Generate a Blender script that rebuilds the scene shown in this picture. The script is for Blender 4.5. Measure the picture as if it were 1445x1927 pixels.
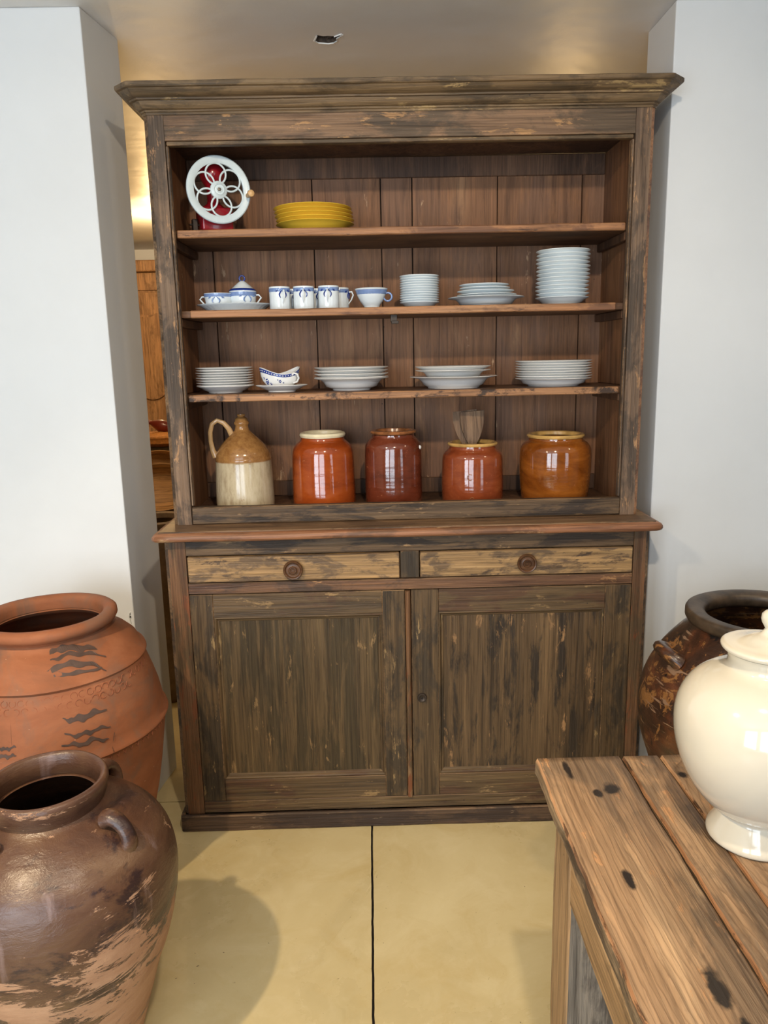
import bpy, bmesh, math, random
from mathutils import Vector, Matrix, noise
random.seed(7)
S = bpy.context.scene
for o in list(bpy.data.objects):
    bpy.data.objects.remove(o)
C = S.collection
PI = math.pi
cos, sin = math.cos, math.sin

# ------------------------------------------------------------------ camera
cd = bpy.data.cameras.new('camera')
cam = bpy.data.objects.new('camera', cd)
C.objects.link(cam)
yaw, pitch, roll = 0.01537, 0.20192, -0.02077
fw = Vector((sin(yaw) * cos(pitch), cos(yaw) * cos(pitch), -sin(pitch)))
r0 = Vector((cos(yaw), -sin(yaw), 0))
u0 = r0.cross(fw)
rt = cos(roll) * r0 + sin(roll) * u0
up = -sin(roll) * r0 + cos(roll) * u0
m = Matrix((rt, up, -fw)).transposed().to_4x4()
m.translation = Vector((-0.10691, -2.34874, 1.51546))
cam.matrix_world = m
cd.sensor_fit = 'VERTICAL'
cd.sensor_height = 24.0
cd.lens = 24.0 * 1447.0 / 1927.0
cd.clip_start = 0.05
S.camera = cam

# ------------------------------------------------------------------ world, lamps, exposure
w = bpy.data.worlds.new('world')
S.world = w
w.use_nodes = True
w.node_tree.nodes['Background'].inputs[0].default_value = (0.75, 0.87, 1.0, 1)
w.node_tree.nodes['Background'].inputs[1].default_value = 0.5
S.view_settings.view_transform = 'Standard'
S.view_settings.look = 'None'
S.view_settings.gamma = 1
S.view_settings.use_curve_mapping = False
S.view_settings.exposure = 0.14


def area_light(name, loc, target, sx, sy, power, col, spread=PI):
    l = bpy.data.lights.new(name, 'AREA')
    l.shape = 'RECTANGLE'
    l.size, l.size_y = sx, sy
    l.energy = power
    l.color = col
    l.spread = spread
    o = bpy.data.objects.new(name, l)
    C.objects.link(o)
    o.location = loc
    o.rotation_euler = (Vector(target) - Vector(loc)).to_track_quat('-Z', 'Y').to_euler()
    return o


def spot_light(name, loc, target, power, col, deg=110, rad=0.035, blend=0.8):
    l = bpy.data.lights.new(name, 'SPOT')
    l.energy = power
    l.color = col
    l.spot_size = math.radians(deg)
    l.spot_blend = blend
    l.shadow_soft_size = rad
    o = bpy.data.objects.new(name, l)
    C.objects.link(o)
    o.location = loc
    o.rotation_euler = (Vector(target) - Vector(loc)).to_track_quat('-Z', 'Y').to_euler()
    return o


DAY = (0.80, 0.90, 1.0)
WARM = (1.0, 0.72, 0.42)
# daylight in the windows of the wall behind the camera
area_light('window_daylight', (2.30, -4.06, 1.35), (2.0, 0, 1.35), 0.86, 1.86, 18, DAY)
area_light('window_daylight', (-1.85, -4.06, 1.35), (-1.3, 0, 1.35), 1.16, 1.86, 70, DAY)
area_light('window_daylight', (-0.46, -4.06, 1.35), (-0.2, 0, 1.35), 1.16, 1.86, 50, DAY)
# ceiling lamps of the front room
spot_light('ceiling_lamp_light', (-1.20, -1.97, 2.45), (-0.45, -0.85, 0.0), 150, (1.0, 0.78, 0.50), 84, 0.03, 0.9)
spot_light('ceiling_lamp_light', (1.35, -0.80, 2.45), (0.55, -1.25, 0.5), 33, (1.0, 0.76, 0.50), 100)
spot_light('ceiling_lamp_light', (0.1, -2.0, 2.45), (0.0, -0.1, 0.9), 72, (1.0, 0.82, 0.60), 110)
# warm up-lights of the room behind the dresser
for lx, ly, lz, e in ((-1.52, 3.3, 2.22, 26), (1.05, 2.3, 2.0, 14), (-0.9, 1.2, 1.9, 5)):
    l = bpy.data.lights.new('uplight', 'POINT')
    l.energy = e
    l.color = (1.0, 0.66, 0.30)
    l.shadow_soft_size = 0.04
    o = bpy.data.objects.new('uplight', l)
    C.objects.link(o)
    o.location = (lx, ly, lz)
spot_light('back_room_lamp_light', (-1.3, 2.6, 2.45), (-1.6, 4.2, 1.2), 75, (1.0, 0.76, 0.50), 140)
spot_light('back_room_lamp_light', (-1.0, 0.75, 2.45), (-1.15, 1.4, 0.9), 34, (1.0, 0.74, 0.46), 80)


# ------------------------------------------------------------------ material helpers
def lin(c):
    out = []
    for v in c[:3]:
        v = v / 255.0
        out.append(v / 12.92 if v <= 0.04045 else ((v + 0.055) / 1.055) ** 2.4)
    return (out[0], out[1], out[2], 1.0)


class NT:
    def __init__(s, name):
        s.m = bpy.data.materials.new(name)
        s.m.use_nodes = True
        s.t = s.m.node_tree
        s.b = s.t.nodes['Principled BSDF']
        s.tc = s.t.nodes.new('ShaderNodeTexCoord')
        s.oi = None

    def n(s, typ, **kw):
        nd = s.t.nodes.new(typ)
        for k, v in kw.items():
            setattr(nd, k, v)
        return nd

    def l(s, a, b):
        s.t.links.new(a, b)

    def base_vec(s, rnd=True):
        if not rnd:
            return s.tc.outputs['Object']
        s.oi = s.n('ShaderNodeObjectInfo')
        mu = s.n('ShaderNodeMath', operation='MULTIPLY')
        s.l(s.oi.outputs['Random'], mu.inputs[0])
        mu.inputs[1].default_value = 37.0
        ad = s.n('ShaderNodeVectorMath', operation='ADD')
        s.l(s.tc.outputs['Object'], ad.inputs[0])
        s.l(mu.outputs[0], ad.inputs[1])
        return ad.outputs[0]

    def noise(s, vec, scale=(1, 1, 1), sc=1.0, detail=4, rough=0.55, dist=0.0, off=(0, 0, 0)):
        mp = s.n('ShaderNodeMapping')
        mp.inputs['Scale'].default_value = scale
        mp.inputs['Location'].default_value = off
        s.l(vec, mp.inputs['Vector'])
        nz = s.n('ShaderNodeTexNoise')
        nz.inputs['Scale'].default_value = sc
        nz.inputs['Detail'].default_value = detail
        nz.inputs['Roughness'].default_value = rough
        nz.inputs['Distortion'].default_value = dist
        s.l(mp.outputs[0], nz.inputs['Vector'])
        return nz.outputs['Fac']

    def ramp(s, fac, stops, interp='LINEAR'):
        r = s.n('ShaderNodeValToRGB')
        r.color_ramp.interpolation = interp
        e = r.color_ramp.elements
        while len(e) < len(stops):
            e.new(0.5)
        for i, (p, c) in enumerate(stops):
            e[i].position = p
            e[i].color = c if len(c) == 4 else lin(c)
        s.l(fac, r.inputs[0])
        return r.outputs[0]

    def mask(s, fac, a, b):
        mr = s.n('ShaderNodeMapRange')
        mr.inputs['From Min'].default_value = a
        mr.inputs['From Max'].default_value = b
        s.l(fac, mr.inputs['Value'])
        return mr.outputs[0]

    def mix(s, fac, a, b, mode='MIX'):
        mx = s.n('ShaderNodeMix', data_type='RGBA', blend_type=mode)
        for v, i in ((fac, 0), (a, 6), (b, 7)):
            if hasattr(v, 'links') or hasattr(v, 'is_linked'):
                s.l(v, mx.inputs[i])
            elif i == 0:
                mx.inputs[0].default_value = v
            else:
                mx.inputs[i].default_value = v if len(v) == 4 else lin(v)
        return mx.outputs[2]

    def math(s, op, a, b=None):
        mt = s.n('ShaderNodeMath', operation=op)
        for v, i in ((a, 0), (b, 1)):
            if v is None:
                continue
            if isinstance(v, (int, float)):
                mt.inputs[i].default_value = v
            else:
                s.l(v, mt.inputs[i])
        return mt.outputs[0]

    def bump(s, h, strength=0.3, dist=0.002):
        b = s.n('ShaderNodeBump')
        b.inputs['Strength'].default_value = strength
        b.inputs['Distance'].default_value = dist
        s.l(h, b.inputs['Height'])
        s.l(b.outputs[0], s.b.inputs['Normal'])

    def out(s, col=None, rough=0.5, coat=0.0, metallic=0.0, spec=0.5):
        if col is not None:
            if hasattr(col, 'is_linked'):
                s.l(col, s.b.inputs['Base Color'])
            else:
                s.b.inputs['Base Color'].default_value = lin(col)
        if hasattr(rough, 'is_linked'):
            s.l(rough, s.b.inputs['Roughness'])
        else:
            s.b.inputs['Roughness'].default_value = rough
        s.b.inputs['Coat Weight'].default_value = coat
        s.b.inputs['Coat Roughness'].default_value = 0.06
        s.b.inputs['Metallic'].default_value = metallic
        s.b.inputs['Specular IOR Level'].default_value = spec
        return s.m


def ax_scale(axis, along, across):
    v = [across, across, across]
    v['XYZ'.index(axis)] = along
    return tuple(v)


def wood(name, dark, mid, light, axis='X', paint=None, pamt=0.5, chip=None, camt=0.25, rough=0.55,
         bump=0.5, streak=16, fine=170, pscale=(4, 10), grainmix=0.55, spots=None, rnd=True, rings=0.0):
    t = NT(name)
    v = t.base_vec(rnd)
    a = t.noise(v, ax_scale(axis, 1.1, streak), 1.0, 6, 0.62, 0.5)
    col = t.ramp(a, [(0.30, dark), (0.46, mid), (0.56, mid), (0.72, light)])
    if paint:
        p = t.noise(v, ax_scale(axis, pscale[0], pscale[1]), 1.0, 7, 0.68, 0.4, off=(3, 5, 1))
        c = 0.5 + (0.5 - pamt) * 0.34
        col = t.mix(t.mask(p, c - 0.035, c + 0.045), col, paint)
    if chip:
        p2 = t.noise(v, ax_scale(axis, 7, 26), 1.0, 6, 0.72, 0.3, off=(9, 2, 7))
        c = 0.5 + (0.5 - camt) * 0.34
        col = t.mix(t.mask(p2, c, c + 0.04), col, chip)
    f = t.noise(v, ax_scale(axis, 3.2, fine), 1.0, 4, 0.65, 0.6, off=(1, 8, 4))
    g = t.mask(f, 0.36, 0.62)
    gcol = t.ramp(g, [(0.0, (0.36, 0.33, 0.31, 1)), (0.55, (0.95, 0.95, 0.95, 1)), (1.0, (1.25, 1.22, 1.18, 1))])
    col = t.mix(grainmix, col, gcol, 'MULTIPLY')
    s2 = t.noise(v, ax_scale(axis, 2.6, fine * 0.36), 1.0, 5, 0.7, 0.9, off=(6, 3, 2))
    scol = t.ramp(s2, [(0.34, (0.42, 0.39, 0.37, 1)), (0.47, (0.92, 0.92, 0.92, 1)), (0.56, (1.0, 1.0, 1.0, 1)), (0.68, (1.34, 1.30, 1.24, 1))])
    col = t.mix(0.75, col, scol, 'MULTIPLY')
    if rings:
        mp = t.n('ShaderNodeMapping')
        mp.inputs['Scale'].default_value = ax_scale(axis, 0.22, 1.0)
        mp.inputs['Location'].default_value = (-0.47, 0.27, 0)
        t.l(v, mp.inputs['Vector'])
        wv = t.n('ShaderNodeTexWave', wave_type='RINGS', rings_direction='Z', wave_profile='SAW')
        wv.inputs['Scale'].default_value = 34
        wv.inputs['Distortion'].default_value = 5.0
        wv.inputs['Detail'].default_value = 3
        wv.inputs['Detail Scale'].default_value = 1.4
        t.l(mp.outputs[0], wv.inputs['Vector'])
        ring = t.math('MULTIPLY', t.mask(wv.outputs['Fac'], 0.70, 0.98), rings)
        col = t.mix(ring, col, (96, 70, 48))
    # worm holes and knocks
    vo = t.n('ShaderNodeTexVoronoi')
    vo.inputs['Scale'].default_value = 13
    t.l(v, vo.inputs['Vector'])
    h = t.mask(vo.outputs['Distance'], 0.016, 0.034)
    col = t.mix(t.math('SUBTRACT', 1.0, h), col, (0.012, 0.009, 0.007, 1))
    if spots:
        for (x, y, rx, ry) in spots:
            sp = t.n('ShaderNodeVectorMath', operation='SUBTRACT')
            t.l(t.tc.outputs['Object'], sp.inputs[0])
            sp.inputs[1].default_value = (x, y, 0)
            ms = t.n('ShaderNodeVectorMath', operation='MULTIPLY')
            t.l(sp.outputs[0], ms.inputs[0])
            ms.inputs[1].default_value = (1 / rx, 1 / ry, 0)
            wob = t.noise(t.tc.outputs['Object'], (60, 60, 60), 1.0, 3)
            ln = t.n('ShaderNodeVectorMath', operation='LENGTH')
            t.l(ms.outputs[0], ln.inputs[0])
            d = t.math('ADD', ln.outputs['Value'], t.math('MULTIPLY', t.math('SUBTRACT', wob, 0.5), 1.3))
            col = t.mix(t.mask(d, 1.25, 0.75), col, (0.022, 0.015, 0.011, 1))
    hgt = t.math('ADD', t.math('ADD', t.math('MULTIPLY', g, 0.5), t.math('MULTIPLY', s2, 1.6)), t.math('MULTIPLY', a, 0.8))
    t.bump(hgt, bump, 0.0025)
    t.out(col, rough, spec=0.35)
    return t.m


M = {}
# dresser woods
M['frame_h'] = wood('weathered_brown_wood_horizontal', (84, 64, 50), (128, 100, 76), (158, 128, 98), 'X',
                    (92, 76, 60), 0.45, (172, 132, 90), 0.22, 0.55, 0.5, 22)
M['frame_v'] = wood('weathered_brown_wood_vertical', (78, 62, 50), (120, 97, 77), (154, 130, 106), 'Z',
                    (84, 70, 58), 0.5, (172, 132, 94), 0.24, 0.55, 0.6, 26)
M['cornice'] = wood('olive_brown_cornice_wood', (84, 67, 49), (116, 94, 67), (146, 122, 88), 'X',
                    (88, 72, 52), 0.45, (160, 134, 92), 0.2, 0.5, 0.4, 20)
M['edge_light'] = wood('worn_bare_edge_wood', (84, 64, 46), (122, 95, 68), (158, 128, 94), 'X',
                       (70, 54, 40), 0.45, None, 0, 0.6, 0.3, 20)
M['panel'] = wood('dark_olive_panel_wood', (58, 47, 34), (90, 73, 50), (120, 99, 68), 'Z',
                  (68, 57, 40), 0.5, (134, 108, 74), 0.18, 0.5, 0.6, 30, 190, (2.2, 20))
M['panel_r'] = wood('dark_brown_panel_wood_with_drips', (56, 45, 33), (90, 71, 49), (122, 97, 67), 'Z',
                    (52, 43, 34), 0.36, (140, 108, 74), 0.2, 0.5, 0.6, 26, 170, (3.6, 18))
M['door_h'] = wood('olive_door_rail_wood', (62, 49, 34), (92, 73, 49), (120, 98, 68), 'X',
                   (84, 60, 42), 0.36, (138, 112, 76), 0.2, 0.5, 0.45, 24)
M['door_v'] = wood('olive_door_stile_wood', (56, 45, 32), (88, 70, 48), (116, 94, 66), 'Z',
                   (62, 52, 40), 0.44, (140, 116, 80), 0.2, 0.5, 0.5, 28)
M['stile_red'] = wood('reddish_stile_wood', (72, 49, 34), (110, 79, 54), (142, 112, 80), 'Z',
                      (88, 70, 50), 0.46, (118, 72, 46), 0.28, 0.5, 0.6, 28)
M['rail_dark'] = wood('blackened_apron_wood', (64, 51, 39), (96, 76, 55), (134, 110, 80), 'X',
                      (60, 48, 38), 0.48, (144, 116, 82), 0.2, 0.55, 0.5, 26, 170, (5, 22))
M['rail_red'] = wood('reddish_drawer_rail_wood', (80, 54, 40), (114, 82, 58), (144, 110, 78), 'X',
                     (76, 58, 46), 0.35, (158, 118, 80), 0.2, 0.5, 0.5, 20)
M['drawer'] = wood('worn_tan_drawer_wood', (122, 95, 62), (154, 123, 83), (182, 150, 106), 'X',
                   (108, 87, 64), 0.40, (86, 68, 52), 0.26, 0.5, 0.45, 14, 150, (9, 26))
M['counter'] = wood('brown_counter_wood', (88, 66, 50), (120, 94, 70), (146, 118, 90), 'X',
                    (100, 78, 60), 0.4, None, 0, 0.42, 0.35, 16)
M['nosing'] = wood('red_brown_nosing_wood', (106, 68, 48), (142, 98, 70), (168, 124, 92), 'X',
                   (108, 76, 56), 0.4, (180, 144, 106), 0.15, 0.4, 0.3, 18)
M['plinth'] = wood('dark_plinth_wood', (56, 42, 34), (88, 68, 52), (124, 102, 80), 'X',
                   (60, 46, 38), 0.5, (132, 112, 92), 0.16, 0.5, 0.5, 20)
M['inside'] = wood('bare_brown_interior_wood', (104, 71, 47), (140, 98, 67), (170, 127, 90), 'Z',
                   (128, 92, 68), 0.4, (188, 152, 118), 0.06, 0.6, 0.25, 9, 150, (1.5, 5), 0.3)
M['inside_dark'] = wood('dark_brown_interior_wood', (70, 49, 35), (104, 74, 53), (132, 98, 72), 'Z',
                        (80, 57, 42), 0.5, None, 0, 0.6, 0.3, 10, 150, (1.5, 5), 0.4)
M['shelf'] = wood('brown_shelf_wood', (78, 54, 38), (112, 80, 56), (138, 102, 74), 'X',
                  (90, 64, 46), 0.4, None, 0, 0.55, 0.3, 10)
M['shelf_edge'] = wood('orange_brown_shelf_edge_wood', (124, 84, 56), (166, 118, 80), (194, 148, 106), 'X',
                       (122, 84, 60), 0.36, (92, 66, 48), 0.2, 0.5, 0.35, 16)
M['shelf_edge_stained'] = wood('stained_shelf_edge_wood', (120, 84, 56), (168, 122, 84), (194, 150, 108), 'X',
                               (70, 52, 40), 0.34, (92, 66, 48), 0.2, 0.5, 0.35, 16, 170, (12, 14))
M['knob'] = wood('dark_turned_knob_wood', (56, 37, 25), (90, 62, 42), (120, 86, 58), 'X', None, 0, None, 0, 0.32, 0.1)
# table
M['table'] = wood('weathered_elm_table_wood', (116, 90, 66), (158, 127, 96), (186, 156, 122), 'Y',
                  (126, 104, 82), 0.47, (180, 136, 96), 0.22, 0.5, 0.6, 18, 130, (2.6, 9), 0.5,
                  [(0.306, -1.115, .016, .016), (0.279, -1.128, .008, .012), (0.258, -1.354, .007, .022),
                   (0.300, -1.555, .011, .030), (0.449, -1.075, .010, .010), (0.310, -1.62, .006, .03),
                   (0.245, -1.05, .006, .03)], rnd=False, rings=0.55)
M['table_edge'] = wood('rough_orange_table_edge_wood', (112, 76, 52), (170, 122, 84), (206, 162, 120), 'Y',
                       (124, 92, 68), 0.4, (92, 66, 46), 0.3, 0.55, 0.9, 26, 120)
M['table_side'] = wood('grey_brown_table_side_wood', (66, 54, 42), (126, 106, 82), (160, 138, 110), 'Y',
                       (76, 62, 50), 0.42, (166, 126, 88), 0.2, 0.6, 0.8, 34, 140)
M['table_leg'] = wood('tan_table_leg_wood', (112, 86, 60), (154, 124, 90), (180, 150, 114), 'Z',
                      (128, 102, 74), 0.35, None, 0, 0.6, 0.6, 26, 130)
M['apron'] = wood('tan_apron_wood', (110, 84, 56), (154, 122, 86), (180, 148, 110), 'Y',
                  (124, 98, 70), 0.35, None, 0, 0.6, 0.7, 30, 120)
M['grey_wood'] = wood('grey_weathered_wood', (84, 76, 68), (128, 118, 106), (156, 146, 132), 'Z',
                      (96, 88, 80), 0.4, None, 0, 0.7, 0.7, 22, 130)
M['wardrobe'] = wood('orange_walnut_wood', (118, 84, 56), (156, 118, 82), (180, 144, 106), 'Z',
                     (132, 98, 66), 0.35, None, 0, 0.45, 0.3, 9, 110)
M['carved'] = wood('honey_carved_wood', (140, 104, 66), (178, 136, 90), (198, 160, 112), 'X',
                   None, 0, None, 0, 0.5, 0.5, 9, 90)
M['spatula'] = wood('brown_paddle_wood', (88, 66, 50), (124, 98, 76), (150, 122, 96), 'Z', None, 0, None, 0, 0.65, 0.5, 24, 160)


def plaster(name, col, rough=0.75, b=0.15, vary=0.03, sc=1.6, bscale=2.2, spec=0.35):
    t = NT(name)
    v = t.base_vec(False)
    n = t.noise(v, (1, 1, 1), sc, 5, 0.6)
    c = lin(col)
    d = tuple(x * (1 - vary) for x in c[:3]) + (1,)
    e = tuple(min(1, x * (1 + vary)) for x in c[:3]) + (1,)
    colr = t.ramp(n, [(0.35, d), (0.65, e)])
    n2 = t.noise(v, (1, 1, 1), bscale, 3, 0.5, 0.2)
    n3 = t.noise(v, (1, 1, 1), 90, 3, 0.6)
    t.bump(t.math('ADD', t.math('MULTIPLY', n2, 6.0), t.math('MULTIPLY', n3, 0.12)), b, 0.01)
    return t.out(colr, rough, spec=spec)


M['wall'] = plaster('white_wall_plaster', (220, 222, 223), 0.7, 0.08)
M['ceiling'] = plaster('satin_ceiling_plaster', (226, 225, 224), 0.45, 0.22, 0.04, 2.0, 2.2, 0.4)
M['wall_tan'] = plaster('tan_wall_plaster', (150, 140, 126), 0.8, 0.08)  # for unseen outer and rear walls, toned down to cut bounced fill light
M['plaster_white'] = plaster('raw_white_plaster', (236, 236, 232), 0.8, 0.4)


def cement():
    t = NT('yellow_polished_cement')
    v = t.base_vec(False)
    n = t.noise(v, (1, 1, 1), 1.7, 7, 0.62, 0.6)
    col = t.ramp(n, [(0.30, (182, 166, 124)), (0.5, (196, 179, 135)), (0.70, (207, 192, 150))])
    n2 = t.noise(v, (1, 1, 1), 9, 6, 0.65, 1.2, off=(4, 4, 0))
    col = t.mix(t.math('MULTIPLY', t.mask(n2, 0.50, 0.75), 0.45), col, (212, 198, 160))
    n2 = t.noise(v, (1, 1, 1), 5, 6, 0.7, 1.2, off=(14, 4, 0))
    col = t.mix(t.math('MULTIPLY', t.mask(n2, 0.50, 0.75), 0.5), col, (182, 158, 104))
    n3 = t.noise(v, (1, 1, 1), 70, 2, 0.5)
    col = t.mix(t.mask(n3, 0.74, 0.78), col, (110, 95, 70))
    t.bump(n2, 0.06, 0.004)
    return t.out(col, t.mask(n, 0.0, 1.6), spec=0.4)


M['cement'] = cement()
M['cement'].node_tree.nodes['Principled BSDF'].inputs['Roughness'].default_value = 0.4


def simple(name, col, rough=0.5, coat=0.0, metallic=0.0, vary=0.12, sc=12, bump=0.05, spec=0.5):
    t = NT(name)
    v = t.base_vec(True)
    n = t.noise(v, (1, 1, 1), sc, 4, 0.6)
    c = lin(col)
    d = tuple(x * (1 - vary) for x in c[:3]) + (1,)
    e = tuple(min(1, x * (1 + vary)) for x in c[:3]) + (1,)
    cr = t.ramp(n, [(0.3, d), (0.7, e)])
    if bump:
        t.bump(n, bump, 0.002)
    return t.out(cr, rough, coat, metallic, spec)


M['joint'] = simple('black_joint_filler', (34, 28, 24), 0.9, vary=0.6, sc=60)
M['porcelain'] = simple('cool_white_porcelain', (236, 243, 245), 0.12, 0.3, vary=0.02, sc=5, bump=0)
M['porcelain_warm'] = simple('warm_white_porcelain', (236, 234, 230), 0.14, 0.3, vary=0.02, sc=5, bump=0)
M['blue'] = simple('grey_blue_glaze', (126, 150, 196), 0.2, 0.3, vary=0.12, sc=80, bump=0)
M['blue_dark'] = simple('cobalt_blue_glaze', (38, 60, 138), 0.2, 0.3, vary=0.3, sc=120, bump=0)
M['yellow'] = simple('mustard_yellow_glaze', (240, 198, 66), 0.15, 0.4, vary=0.06, sc=8, bump=0)
M['cream'] = simple('cream_vase_glaze', (206, 198, 180), 0.10, 0.5, vary=0.02, sc=3, bump=0.02)
M['rim_cream'] = simple('cream_rim_glaze', (232, 220, 186), 0.2, 0.4, vary=0.10, sc=30)
M['rim_ochre'] = simple('ochre_rim_glaze', (206, 164, 96), 0.2, 0.4, vary=0.3, sc=24)
M['rim_brown'] = simple('brown_mottled_rim_glaze', (150, 96, 58), 0.2, 0.4, vary=0.5, sc=40)
M['white_paint'] = simple('chipped_white_enamel', (206, 218, 220), 0.35, 0.1, vary=0.06, sc=25)
M['red_paint'] = simple('dark_red_enamel', (150, 22, 34), 0.22, 0.4, vary=0.12, sc=14)
M['iron'] = simple('black_iron', (58, 50, 44), 0.5, 0, 0.6, vary=0.3)
M['steel'] = simple('worn_steel', (120, 116, 108), 0.4, 0, 0.9, vary=0.3, sc=60)
M['pale_wood'] = simple('turned_pale_wood', (206, 164, 112), 0.45, vary=0.15, sc=30)
M['red_clay'] = simple('red_brown_lacquer', (112, 34, 18), 0.3, 0.3, vary=0.2)
M['wicker'] = simple('woven_wicker', (200, 136, 70), 0.7, vary=0.25, sc=70, bump=0.3)
M['grey_cloth'] = simple('grey_linen', (122, 112, 100), 0.9, vary=0.15, sc=30, bump=0.2)
M['dark_cloth'] = simple('dark_linen', (62, 54, 46), 0.9, vary=0.2, sc=30, bump=0.2)
M['stone'] = simple('mottled_stoneware', (110, 88, 66), 0.6, vary=0.35, sc=14, bump=0.3)
M['hole'] = simple('bare_brown_ceiling_core', (88, 74, 62), 0.9, vary=0.6, sc=60, bump=0.6)


def redware(name, a, b, c, ring=1.0):
    t = NT(name)
    v = t.base_vec(True)
    n = t.noise(v, (1, 1, 2.5), 9, 6, 0.65, 0.5)
    col = t.ramp(n, [(0.30, a), (0.5, b), (0.72, c)])
    n2 = t.noise(v, (1, 1, 1), 55, 4, 0.7)
    col = t.mix(t.mask(n2, 0.66, 0.74), col, (178, 110, 70))
    rg = t.noise(v, (1, 1, 60), 1.0, 2, 0.5)
    t.bump(t.math('ADD', t.math('MULTIPLY', rg, ring), t.math('MULTIPLY', n, 0.6)), 0.22, 0.004)
    return t.out(col, 0.09, 0.6, spec=0.6)


M['red1'] = redware('orange_red_glaze', (126, 52, 18), (150, 66, 24), (166, 80, 32))
M['red2'] = redware('dark_red_brown_glaze', (82, 36, 22), (104, 48, 30), (124, 64, 42))
M['red3'] = redware('brick_red_glaze', (116, 52, 28), (138, 66, 36), (154, 82, 46))
M['red4'] = redware('amber_brown_glaze', (104, 52, 16), (136, 74, 24), (162, 96, 36))


def jug_mat(zs):
    t = NT('two_tone_stoneware_glaze')
    v = t.base_vec(False)
    n = t.noise(v, (1, 1, 0.25), 30, 6, 0.7)
    body = t.ramp(n, [(0.34, (150, 130, 102)), (0.5, (186, 170, 140)), (0.7, (204, 190, 162))])
    n2 = t.noise(v, (1, 1, 0.5), 16, 5, 0.7, off=(2, 2, 2))
    body = t.mix(t.mask(n2, 0.62, 0.70), body, (150, 112, 78))
    n3 = t.noise(v, (1, 1, 1), 60, 4, 0.7)
    top = t.ramp(n3, [(0.3, (128, 86, 46)), (0.7, (166, 122, 72))])
    sx = t.n('ShaderNodeSeparateXYZ')
    t.l(t.tc.outputs['Object'], sx.inputs[0])
    z = t.math('ADD', sx.outputs['Z'], t.math('MULTIPLY', n2, 0.006))
    col = t.mix(t.mask(z, zs, zs + 0.004), body, top)
    t.bump(n3, 0.1, 0.002)
    return t.out(col, 0.18, 0.3)


def terracotta():
    t = NT('terracotta_clay')
    v = t.base_vec(False)
    n = t.noise(v, (1, 1, 2), 4, 6, 0.65, 0.4)
    col = t.ramp(n, [(0.30, (116, 72, 48)), (0.5, (138, 84, 55)), (0.70, (156, 101, 70))])
    n2 = t.noise(v, (1, 1, 1), 6, 6, 0.7, 0.8, off=(5, 1, 3))
    col = t.mix(t.mask(n2, 0.48, 0.66), col, (120, 86, 68))
    n3 = t.noise(v, (1, 1, 1), 90, 3, 0.7)
    col = t.mix(t.mask(n3, 0.72, 0.76), col, (214, 178, 148))
    rg = t.noise(v, (1, 1, 26), 1.0, 3, 0.5)
    t.bump(t.math('ADD', rg, t.math('MULTIPLY', n3, 0.15)), 0.25, 0.004)
    return t.out(col, 0.72, spec=0.3)


M['terracotta'] = terracotta()
M['terra_ring'] = simple('pressed_clay', (142, 82, 54), 0.8, vary=0.2)
M['slip'] = simple('dark_brown_slip', (74, 56, 48), 0.7, vary=0.3, sc=30)


def brown_pot():
    t = NT('worn_brown_pot_glaze')
    v = t.base_vec(False)
    n = t.noise(v, (1, 1, 2), 5, 6, 0.65, 0.4)
    glaze = t.ramp(n, [(0.30, (60, 40, 33)), (0.5, (84, 58, 44)), (0.72, (104, 78, 57))])
    sx = t.n('ShaderNodeSeparateXYZ')
    t.l(t.tc.outputs['Object'], sx.inputs[0])
    z = sx.outputs['Z']
    # bare clay shows in torn bands low on the body
    p = t.noise(v, (1, 1, 3.2), 5.0, 9, 0.78, 0.5, off=(2, 7, 0.4))
    lowness = t.mask(z, 0.56, 0.34)
    pm = t.mask(t.math('ADD', p, t.math('MULTIPLY', lowness, 0.17)), 0.63, 0.65)
    clay = t.ramp(n, [(0.35, (150, 110, 82)), (0.65, (178, 140, 110))])
    dk = t.noise(v, (1, 1, 2.2), 4.0, 7, 0.7, 0.5, off=(8, 1, 3))
    dm = t.mask(t.math('ADD', dk, t.math('MULTIPLY', lowness, 0.10)), 0.56, 0.62)
    glaze = t.mix(dm, glaze, (50, 34, 33))
    drip = t.noise(v, (26, 26, 2.2), 1.0, 4, 0.6, 0.4, off=(3, 3, 3))
    glaze = t.mix(t.mask(drip, 0.62, 0.72), glaze, (112, 90, 84))
    col = t.mix(pm, glaze, clay)
    p3 = t.noise(v, (1, 1, 2.0), 20, 6, 0.75, 0.4, off=(4, 7, 2))
    col = t.mix(t.mask(p3, 0.67, 0.69), col, (206, 156, 116))
    rough = t.ramp(pm, [(0, (0.30, 0.30, 0.30, 1)), (1, (0.75, 0.75, 0.75, 1))])
    rg = t.noise(v, (1, 1, 45), 1.0, 3, 0.5)
    t.bump(t.math('ADD', t.math('ADD', rg, t.math('MULTIPLY', pm, -0.6)), t.math('MULTIPLY', p3, 1.2)), 0.45, 0.004)
    return t.out(col, rough, 0.0, spec=0.5)


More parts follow.
